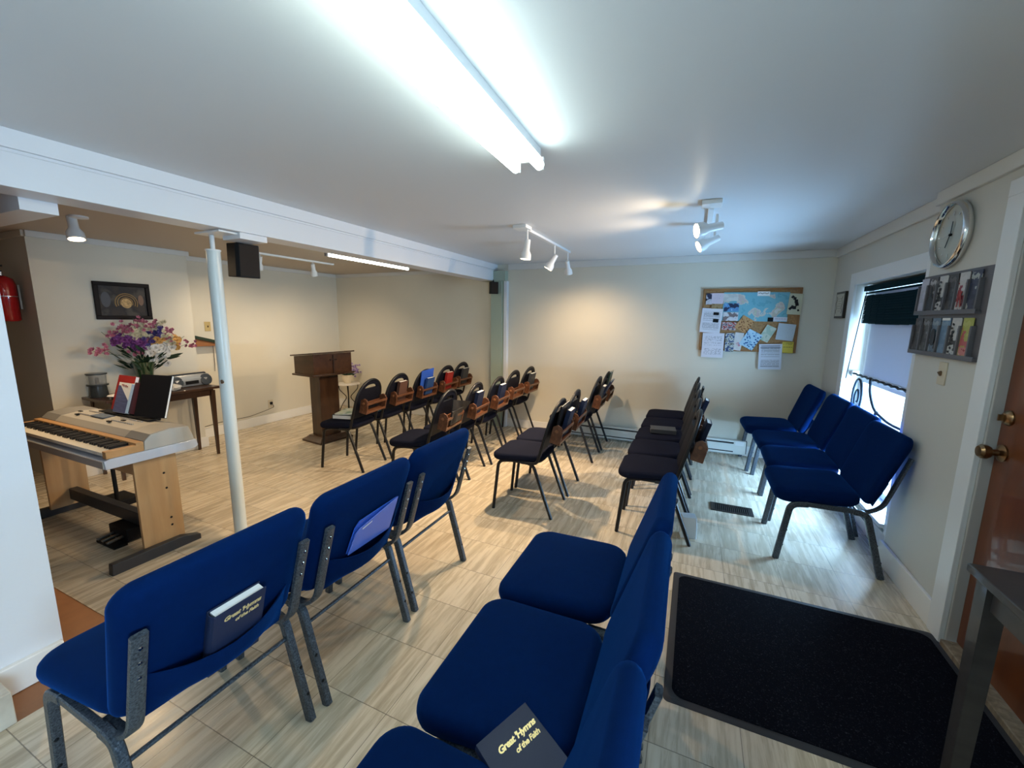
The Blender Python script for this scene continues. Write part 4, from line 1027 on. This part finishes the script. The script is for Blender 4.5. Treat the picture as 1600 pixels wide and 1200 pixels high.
sheet('newsletter', 'white newsletter page with two small photos, left edge of the notice board', 'paper', .150, 1.480, .205, .262, -.06, paper_mat('newsletter_page', (.66, .65, .70), w=.205, h=.262, pitch=.0075, dens=.6), 2)
for (dx, dz, w_, h_) in ((.045, .075, .055, .03), (.045, -.0, .055, .038)):
    sheet('photo', 'small dark photo printed on the white newsletter page', 'photo', .150+dx, 1.480+dz, w_, h_, -.06, patch_mat('tiny_dark_photo', [(.015, .015, .02), (.06, .06, .07), (.45, .45, .48), (.2, .2, .2)], 40), 3)
sheet('letter', 'white typed letter hanging below the newsletter page', 'letter', .187, 1.212, .215, .268, .0, paper_mat('letter_page', (.68, .66, .72), w=.215, h=.268, pitch=.010, dens=.5), 2)
sheet('round_logo_print', 'pale print with a dark round emblem left of the map', 'paper', .315, 1.728, .15, .075, 0, patch_mat('pale_print', [(.10, .10, .14), (.5, .5, .48), (.58, .58, .55), (.65, .62, .55)], 18), 1)
sheet('photo_strip', 'dark blue photo card in the column left of the map', 'photo', .335, 1.622, .142, .085, 0, patch_mat('blue_card', [(.01, .015, .04), (.02, .03, .07), (.10, .26, .50), (.3, .5, .65)], 16), 2)
sheet('leaflet', 'white leaflet with a group photo below the dark blue card', 'leaflet', .335, 1.525, .144, .09, -.02, patch_mat('group_leaflet', [(.06, .05, .05), (.2, .15, .15), (.62, .6, .62), (.68, .66, .68)], 18), 2)
sheet('group_photo', 'photo of people in red clothes on the notice board', 'photo', .328, 1.424, .137, .085, -.03, patch_mat('people_photo', [(.03, .03, .05), (.35, .04, .05), (.5, .4, .38), (.08, .1, .15), (.4, .1, .1)], 34), 3)
sheet('photo_column', 'narrow strip of blue and white photos at the board bottom', 'photo', .349, 1.250, .088, .20, .02, patch_mat('photo_strip_print', [(.02, .03, .08), (.05, .09, .2), (.5, .52, .5), (.12, .12, .1), (.6, .6, .65)], 26), 3)
sheet('note', 'white card with magenta print beside the blue photo strip', 'paper', .428, 1.262, .085, .19, -.12, patch_mat('magenta_note', [(.64, .62, .62), (.62, .6, .58), (.55, .12, .25), (.6, .58, .5)], 14, pos=[0, .45, .6, .64]), 2)
sheet('envelope', 'tilted orange envelope with a brown dotted pattern', 'envelope', .473, 1.446, .125, .150, -.55, patch_mat('orange_pattern', [(.12, .05, .02), (.30, .12, .04), (.52, .28, .12)], 55, 'VORONOI', pos=[0, .28, .42]), 5)
sheet('blue_card', 'tilted pale blue card with dark blue dots', 'card', .545, 1.285, .145, .185, -.50, patch_mat('blue_dot_pattern', [(.02, .06, .20), (.08, .25, .50), (.42, .62, .75)], 48, 'VORONOI', pos=[0, .30, .42]), 4)
sheet('green_card', 'tilted pale green card right of the blue dotted card', 'card', .692, 1.352, .095, .165, -.45, patch_mat('green_card_print', [(.10, .28, .25), (.4, .52, .42), (.55, .6, .5), (.3, .45, .35)], 14), 3)
tg = sheet('map_title', 'small white title strip pinned over the top of the map', 'paper', .622, 1.762, .112, .046, -.02, PAGES, 4)
m = MB(); 
for i in range(9): m.box((-.042+i*.0105, .004+.004*math.sin(i*1.7), .0012), (.008, .007, .0006), R3('Z', .5))
m.build('script_line', BLKC, tg)
si = sheet('silhouette_poster', 'cream poster with black silhouettes at the right of the board', 'poster', .905, 1.655, .118, .21, -.06, mat('cream_paper', (.56, .55, .40), .6), 4, curl=.004)
m = MB()
for (x, y, r_) in ((-.03, .07, .014), (-.01, .055, .015), (.005, .03, .018), (.015, .0, .018), (-.02, -.03, .016), (-.035, -.045, .015), (.0, -.035, .017), (.035, -.06, .010)):
    m.box((x, y, .006), (r_*1.6, r_*1.9, .0012), R3('Z', x*20))
m.build('silhouettes', BLKC, si)
sheet('name_strip', 'narrow white label strip right below the map', 'paper', .792, 1.503, .122, .042, -.02, paper_mat('strip_paper', (.62, .64, .70), (.3, .1, .12), .011, w=.122, h=.042, dens=.55, top=.05), 4)
sheet('dark_photo', 'tiny dark photo left of the narrow label strip', 'photo', .706, 1.498, .05, .042, 0, patch_mat('tiny_dark_photo', [(0, 0, 0)]*2, 40), 3)
sheet('folded_page', 'faint pencilled page opened out near the lower right of the board', 'paper', .853, 1.372, .155, .17, -.10, paper_mat('faint_page', (.50, .57, .63), (.36, .42, .48), .014, w=.155, h=.17, dens=.4), 3)
nt_ = sheet('notice', 'white typed notice with a bold heading hanging off the board bottom', 'notice', .738, 1.112, .208, .268, .045, paper_mat('notice_page', (.60, .63, .70), w=.208, h=.268, pitch=.0095, dens=.62), 5)
m = MB(); m.box((0, .112, .0012), (.17, .007, .0006)).box((0, .094, .0012), (.18, .006, .0006)).box((0, -.104, .0012), (.17, .004, .0006)); m.build('bold_lines', GREYC, nt_)
yl = sheet('yellow_leaflet', 'yellow leaflet at the lower right corner of the board', 'leaflet', .885, 1.215, .100, .115, 0, paper_mat('yellow_paper', (.62, .50, .08), (.1, .08, .03), .014, w=.1, h=.115, dens=.55, top=.08), 4)

he = thing('baseboard_heater', 'long white electric baseboard heater along the back wall', 'heater', (-.52, YB-.0195, 0))
hx = 1.12
MB().bx(-hx, hx, -.065, 0, .028, .180).build('cabinet', mat('heater_enamel', (.62, .62, .57), .35), he, bevel=.003)
MB().bx(-hx+.03, hx-.12, -.0665, -.06, .142, .160).build('top_slot', mat('dark_slot', (.03, .03, .03), .6), he)
MB().bx(-hx+.03, hx-.12, -.0665, -.06, .048, .060).build('bottom_slot', mat('dark_slot', (.03, .03, .03), .6), he)
MB().bx(hx-.105, hx-.02, -.067, -.062, .128, .172).build('end_plate', mat('white_label', (.7, .7, .68), .5), he)
MB().bx(hx, hx+.008, -.055, 0, .035, .175).build('end_cap', PLASTB, he, bevel=.002)

# ------------------------------------------------------------------ right wall: plaque, clock, literature rack, switch
pq = thing('framed_plaque', 'small cream framed text plaque beside the window', 'plaque', (XF-.001, 4.74, 1.635))
MB().bx(-.022, 0, -.125, .125, -.12, .12).build('frame', mat('black_brown_frame', (.03, .022, .016), .4), pq, bevel=.002)
MB().bx(-.0235, -.020, -.105, .105, -.10, .10).build('print', mat('cream_paper2', (.52, .50, .42), .6), pq)
m = MB()
for i in range(6): m.bx(-.0245, -.0234, -.045+.01*(i % 2), .045-.008*(i % 3), .055-i*.022, .0575-i*.022)
for s in (-1, 1):
    m.tube([Vector((-.0242, s*(.075+.012*math.sin(q*1.3)), -.075+.15*q/10)) for q in range(11)], .002, 5)
m.build('script', mat('brown_ink', (.12, .09, .06), .6), pq)

ck = thing('wall_clock', 'round chrome rimmed wall clock above the leaflet rack', 'clock', (XR, 2.895, 1.925))
Mx = R3('Y', -PI/2)   # local z -> -x
MB().lathe([(.155, 0), (.163, .012), (.164, .026), (.158, .038), (.150, .040), (.142, .030), (.140, .018)], n=48, M=Mx, cap=False).build('rim', CHROME, ck, smooth=60)
MB().lathe([(.001, .016), (.141, .016)], n=48, M=Mx, cap=False).build('dial', mat('champagne_dial', (.46, .44, .36), .35, metal=.35), ck, smooth=0)
m = MB()
for k in range(12):
    a = 2*PI*k/12; l_ = .02 if k % 3 == 0 else .011
    m.box((-.0185, .105*math.sin(a), .105*math.cos(a)), (.002, .004, l_), R3('X', -a))
m.build('hour_marks', mat('silver_marks', (.75, .75, .72), .25, metal=.8), ck)
def hand(a, L, w_, x):
    return MB().box((x, math.sin(a)*L*.42, math.cos(a)*L*.42), (.0015, w_, L), R3('X', -a))
hand(-.10, .070, .005, -.021).build('minute_hand', PLASTB, ck); hand(PI-.45, .072, .006, -.022).build('hour_hand', PLASTB, ck)
hand(PI/2+.1, .085, .0015, -.023).build('second_hand', mat('silver_marks', (.75, .75, .72), .25), ck)
MB().lathe([(.001, .016), (.007, .016), (.006, .026), (.001, .026)], n=16, M=Mx).build('centre_cap', PLASTB, ck)

GREYP = mat('grey_plastic', (.115, .11, .12), .45)
lr = thing('leaflet_rack', 'grey wall rack with two rows of leaflet slots', 'leaflet rack', (XR, 2.815, 1.31))
# local: y from -.31 (near door) to +.31
MB().bx(-.008, 0, -.315, .300, .0, .425).build('back_panel', GREYP, lr, bevel=.001)
for z0 in (.0, .215):
    m = MB(); m.bx(-.028, -.008, -.31 if z0 == 0 else -.265, .31, z0, z0+.012)
    m.bx(-.030, -.026, -.31 if z0 == 0 else -.265, .31, z0, z0+.022)
    for k in range(7):
        yk = .308-k*.0925
        m.loft([[Vector((-.008, yk-.006, z0)), Vector((-.028, yk-.006, z0)), Vector((-.028, yk+.006, z0)), Vector((-.008, yk+.008, z0))], [Vector((-.008, yk-.008, z0+.16)), Vector((-.026, yk-.006, z0+.16)), Vector((-.026, yk+.006, z0+.16)), Vector((-.008, yk+.008, z0+.16))]])
    m.build('slot_row', GREYP, lr, bevel=.001)
LC = [[('grey_lilac_leaflet', [(.35, .36, .42), (.42, .42, .5), (.48, .48, .55)], 'pale lilac leaflet in the first slot of the upper row'),
       ('church_leaflet', [(.06, .05, .05), (.08, .07, .07), (.4, .38, .38)], 'grey leaflet with a dark steeple shape, upper row second slot'),
       ('script_leaflet', [(.04, .04, .04), (.5, .49, .47), (.55, .53, .5)], 'white leaflet with vertical black lettering, upper row third slot'),
       ('dark_leaflet', [(.02, .017, .02), (.05, .045, .045), (.12, .10, .10)], 'near-black leaflet in the fourth slot of the upper row'),
       ('ribbon_leaflet', [(.25, .03, .05), (.5, .48, .46), (.56, .53, .52)], 'white leaflet with a dark red figure, upper row fifth slot'),
       ('navy_leaflet', [(.02, .025, .05), (.04, .045, .08), (.4, .4, .36)], 'navy leaflet with a paler one beside it, last slot of the upper row')],
      [('black_leaflet', [(.02, .018, .018), (.04, .035, .035), (.1, .09, .09)], 'black leaflet in the first slot of the lower row'),
       ('charcoal_leaflet', [(.03, .03, .03), (.07, .065, .06), (.2, .2, .2)], 'charcoal leaflet in the second slot of the lower row'),
       ('keyhole_leaflet', [(.03, .035, .04), (.12, .17, .22), (.25, .3, .34)], 'blue grey leaflet with a dark keyhole shape in the lower row'),
       ('blue_leaflet', [(.10, .17, .25), (.14, .22, .31), (.2, .29, .38)], 'plain blue leaflet with a white top edge in the lower row'),
       ('script_leaflet', [(.04, .04, .04), (.5, .49, .47), (.55, .53, .5)], 'white leaflet with black marks, fifth slot of the lower row'),
       ('yellow_green_leaflet', [(.45, .1, .1), (.38, .38, .08), (.44, .44, .12)], 'yellow green leaflet with a red flower foot in the last slot of the lower row')]]
for r_, (z0, row) in enumerate(zip((.215, 0), LC)):
    for k, (nm, cols, lab) in enumerate(row):
        yk = .308-(k+.5)*.0925
        t = thing('leaflet', lab, 'leaflet', (XR-.016, 2.815+yk, 1.31+z0+.013), 0, 'leaflets in the wall rack')
        MB().box((0, 0, .092), (.003, .078, .184), R3('Y', .02)).build('sheet', patch_mat('print_'+nm+str(r_), cols, 22, 'NOISE', .4, [0, .44, .56]), t)
        if nm == 'blue_leaflet': MB().box((-.001, 0, .178), (.003, .070, .012), R3('Y', .05)).build('white_edge', PAGES, t)
        if nm == 'church_leaflet':
            MB().prism([(-.03, .01), (.03, .01), (.03, .07), (.012, .085), (.003, .135), (-.003, .135), (-.012, .085), (-.03, .07)], .001, T4((-.006, 0, 0), Matrix(((0, 0, -1), (1, 0, 0), (0, 1, 0))))).build('steeple_shape', BLKC, t)
        if nm == 'keyhole_leaflet':
            MB().prism([(.022*math.cos(a), .085+.045*math.sin(a)) for a in [2*PI*q/16 for q in range(16)]], .001, T4((-.0065, 0, 0), Matrix(((0, 0, -1), (1, 0, 0), (0, 1, 0))))).build('dark_oval', BLKC, t)
        if nm == 'script_leaflet':
            m = MB()
            for q in range(8): m.box((-.006, .022-.012*(q % 2), .02+q*.019), (.001, .016, .010), R3('X', .3*(q % 3)))
            m.build('black_marks', BLKC, t)
        if nm == 'ribbon_leaflet':
            MB().prism([(-.02, .0), (-.012, .0), (0, .05), (.012, .0), (.02, .0), (.01, .06), (.018, .075), (-.018, .075), (-.01, .06)], .001, T4((-.0065, 0, .02), Matrix(((0, 0, -1), (1, 0, 0), (0, 1, 0))))).build('red_figure', REDC, t)
        if nm == 'yellow_green_leaflet':
            m = MB(); m.box((-.0015, 0, .035), (.003, .066, .05), R3('Y', .05)); m.build('red_flower', patch_mat('red_flower_print', [(.3, .05, .05), (.55, .22, .2), (.6, .5, .4)], 40), t)
wsw = thing('switch_plate', 'ivory light switch plate under the leaflet rack', 'light switch', (XR, 2.785, 1.228))
MB().bx(-.006, 0, -.036, .036, -.058, .058).build('plate', mat('ivory_plate', (.6, .52, .38), .4), wsw, bevel=.002); MB().box((-.011, 0, 0), (.016, .009, .022), R3('Y', -.5)).build('toggle', mat('brown_toggle', (.15, .09, .05), .4), wsw)

# ------------------------------------------------------------------ window dressing
bl = thing('green_blind', 'dark green pleated fabric blind gathered at the top of the window', 'blind', (1.285, 3.80, 0))
m = MB()
for i in range(12):
    z = 1.488+i*.0185
    for k in range(8):
        y = -.54+1.12*(k+.5)/8; sag = -.010*(1-((y-.02)/.56)**2)
        m.box((-.004+.003*(i % 2), y, z+sag), (.004, .1402, .026), R3('Y', .35))
m.build('pleats', GREENB, bl)
m = MB(); m.bx(-.02, .02, -.55, .60, 1.735, 1.775); m.bx(-.012, .0, -.55, .58, 1.712, 1.724); m.build('headrail', GREENB, bl)
MB().tube([(-.015, .565, 1.70), (-.06, .60, 1.0)], .004, 6).build('cord', mat('dark_cord', (.02, .02, .03), .6), bl)
MB().tube([(.0, .585, 1.76), (-.01, .585, 1.47)], .006, 6).build('edge_rod', METALW, bl)
rs = thing('roller_shade', 'white vinyl roller shade pulled halfway down the window', 'shade', (1.315, 3.80, 0))
MB().bx(0, .002, -.56, .50, 1.045, 1.735).build('cloth', SHADE, rs, smooth=0)
MB().tube([(.001, -.56, 1.045), (.001, .50, 1.045)], .007, 8).build('hem_bar', mat('shade_hem', (.6, .62, .66), .5), rs)
MB().tube([(.012, -.57, 1.755), (.012, .57, 1.755)], .018, 12).build('roller', METALW, rs)
sc = thing('iron_scroll_grille', 'black wrought iron scrollwork hanging from a twisted rod in the window', 'grille', (1.275, 3.80, 1.045))
rod = []
MB().tube([(0.004*math.cos(k*1.1), -.58+1.17*k/60, .004*math.sin(k*1.1)) for k in range(61)], .009, 6).build('twisted_rod', IRON, sc)
def spiral(cy, cz, r0, r1, turns, a0, n=48, sgn=1):
    return [Vector((0, cy+(r0+(r1-r0)*k/n)*math.cos(a0+sgn*2*PI*turns*k/n), cz+1.55*(r0+(r1-r0)*k/n)*math.sin(a0+sgn*2*PI*turns*k/n))) for k in range(n+1)]
IRB = mat('blue_black_iron', (.008, .014, .022), .6, spec=.1)
MB().tube(spiral(.44, -.19, .125, .015, 1.9, -.9), .009, 6).build('scroll', IRB, sc)
MB().tube(sfill([(0, .22, 0), (0, .20, -.10), (0, .08, -.22), (0, -.2, -.26), (0, -.5, -.25)], .1, 6), .009, 6).build('drop_curve', IRB, sc)
MB().tube(sfill([(0, .02, -.22), (0, .06, -.30), (0, .0, -.38), (0, -.06, -.32), (0, -.12, -.28), (0, -.16, -.36), (0, -.10, -.44)], .05, 6), .011, 6).build('scroll', IRB, sc)
MB().box((.01, .60, .0), (.05, .03, .05)).build('bracket', METALW, sc, bevel=.003)

# ------------------------------------------------------------------ floor things
vt = thing('floor_vent', 'dark slotted metal floor vent between the chair rows', 'vent', (.368, 3.515, 0))
m = MB(); m.bx(-.15, .15, -.077, -.062, 0, .006).bx(-.15, .15, .062, .077, 0, .006).bx(-.15, -.125, -.062, .062, 0, .006).bx(.125, .15, -.062, .062, 0, .006); m.build('frame', mat('bronze_vent', (.06, .055, .05), .4, metal=.6), vt, bevel=.001)
m = MB()
for i in range(18): m.box((-.119+i*.014, 0, .003), (.005, .124, .004), R3('Y', .4))
m.build('louvres', mat('bronze_vent', (.06, .055, .05), .4, metal=.6), vt)
MB().bx(-.125, .125, -.062, .062, .0003, .001).build('duct_opening', mat('duct_black', (.003, .003, .003), .9), vt)
mt = thing('door_mat', 'large black ribbed entrance mat in front of the door', 'mat', (.555, 2.0, 0))
MX0, MX1, MY0, MY1 = -.565, .600, -.47, .445
mr = mat('mat_rubber', (.035, .036, .042), .6)
ol = rrect(.5825, .4575, .02, 4, (MX0+MX1)/2, (MY0+MY1)/2)
m = MB(); L = []
def mloop(ins, z): return [Vector(((x-.0175)*(1-ins/.58)+.0175, (y+.0125)*(1-ins/.457)-.0125, z)) for x, y in ol]
m.loft([mloop(0, 0), mloop(0, .002), mloop(.006, .004), mloop(.03, .005)]); m.build('rubber_border', mr, mt)
il = rrect(.552, .427, .045, 6, (MX0+MX1)/2, (MY0+MY1)/2)
def mat_pile():
    mm = mat('mat_pile', (.005, .006, .010), .98, bump=1, bscale=260, bstretch=(1, 3, 1), spec=.04); nt = mm.node_tree
    b = nt.nodes['Principled BSDF']; n = nt.nodes.new('ShaderNodeTexNoise'); n.inputs['Scale'].default_value = 190; n.inputs['Detail'].default_value = 2
    tc = nt.nodes.new('ShaderNodeTexCoord'); nt.links.new(tc.outputs['Object'], n.inputs['Vector'])
    r = nt.nodes.new('ShaderNodeValToRGB'); e = r.color_ramp.elements; e[0].position = .60; e[0].color = (.004, .005, .009, 1); e[1].position = .80; e[1].color = (.045, .047, .06, 1)
    nt.links.new(n.outputs['Fac'], r.inputs[0]); nt.links.new(r.outputs[0], b.inputs['Base Color']); return mm
m = MB(); m.prism(il, .0035, T4((0, 0, .0045))); m.build('pile', mat_pile(), mt)
nt2 = thing('side_table', 'grey brown wooden table cut by the lower right edge, by the door', 'table', (.99, 1.27, .0085))
MB().bx(-.175, .165, -.36, .355, .725, .75).build('table_top', NEART, nt2, bevel=.003)
MB().bx(-.145, .135, -.33, .325, .645, .725).build('apron', NEART, nt2)
for sx, sy in ((-.135, .305), (.125, .305), (-.135, -.31), (.125, -.31)):
    MB().loft([[Vector((sx+a*s_, sy+b_*s_, z)) for a, b_ in ((-1, -1), (1, -1), (1, 1), (-1, 1))] for s_, z in ((.021, 0), (.025, .724))]).build('leg', NEART, nt2)
pbx = thing('marbled_box', 'pale marbled box end at the lower left edge of the photo', 'box', (-2.215, .415, 0), .0)
MB().bx(-.10, .055, -.20, .035, 0, .13).build('case', mat('marbled_laminate', (.60, .55, .46), .4, col2=(.42, .37, .3), vscale=9, bstretch=(3, 1, 1)), pbx, bevel=.004)
pw = thing('paper_bag', 'small white paper bag on the floor beside the rear legs of a black chair', 'bag', (.055, 2.93, 0), .2)
MB().loft([[Vector((x*s_, y*s_*.6, z)) for x, y in rrect(.05, .07, .01, 3)] for s_, z in ((1, 0), (1.02, .08), (.9, .15))]).build('bag', mat('blue_white_paper', (.62, .68, .74), .6), pw)
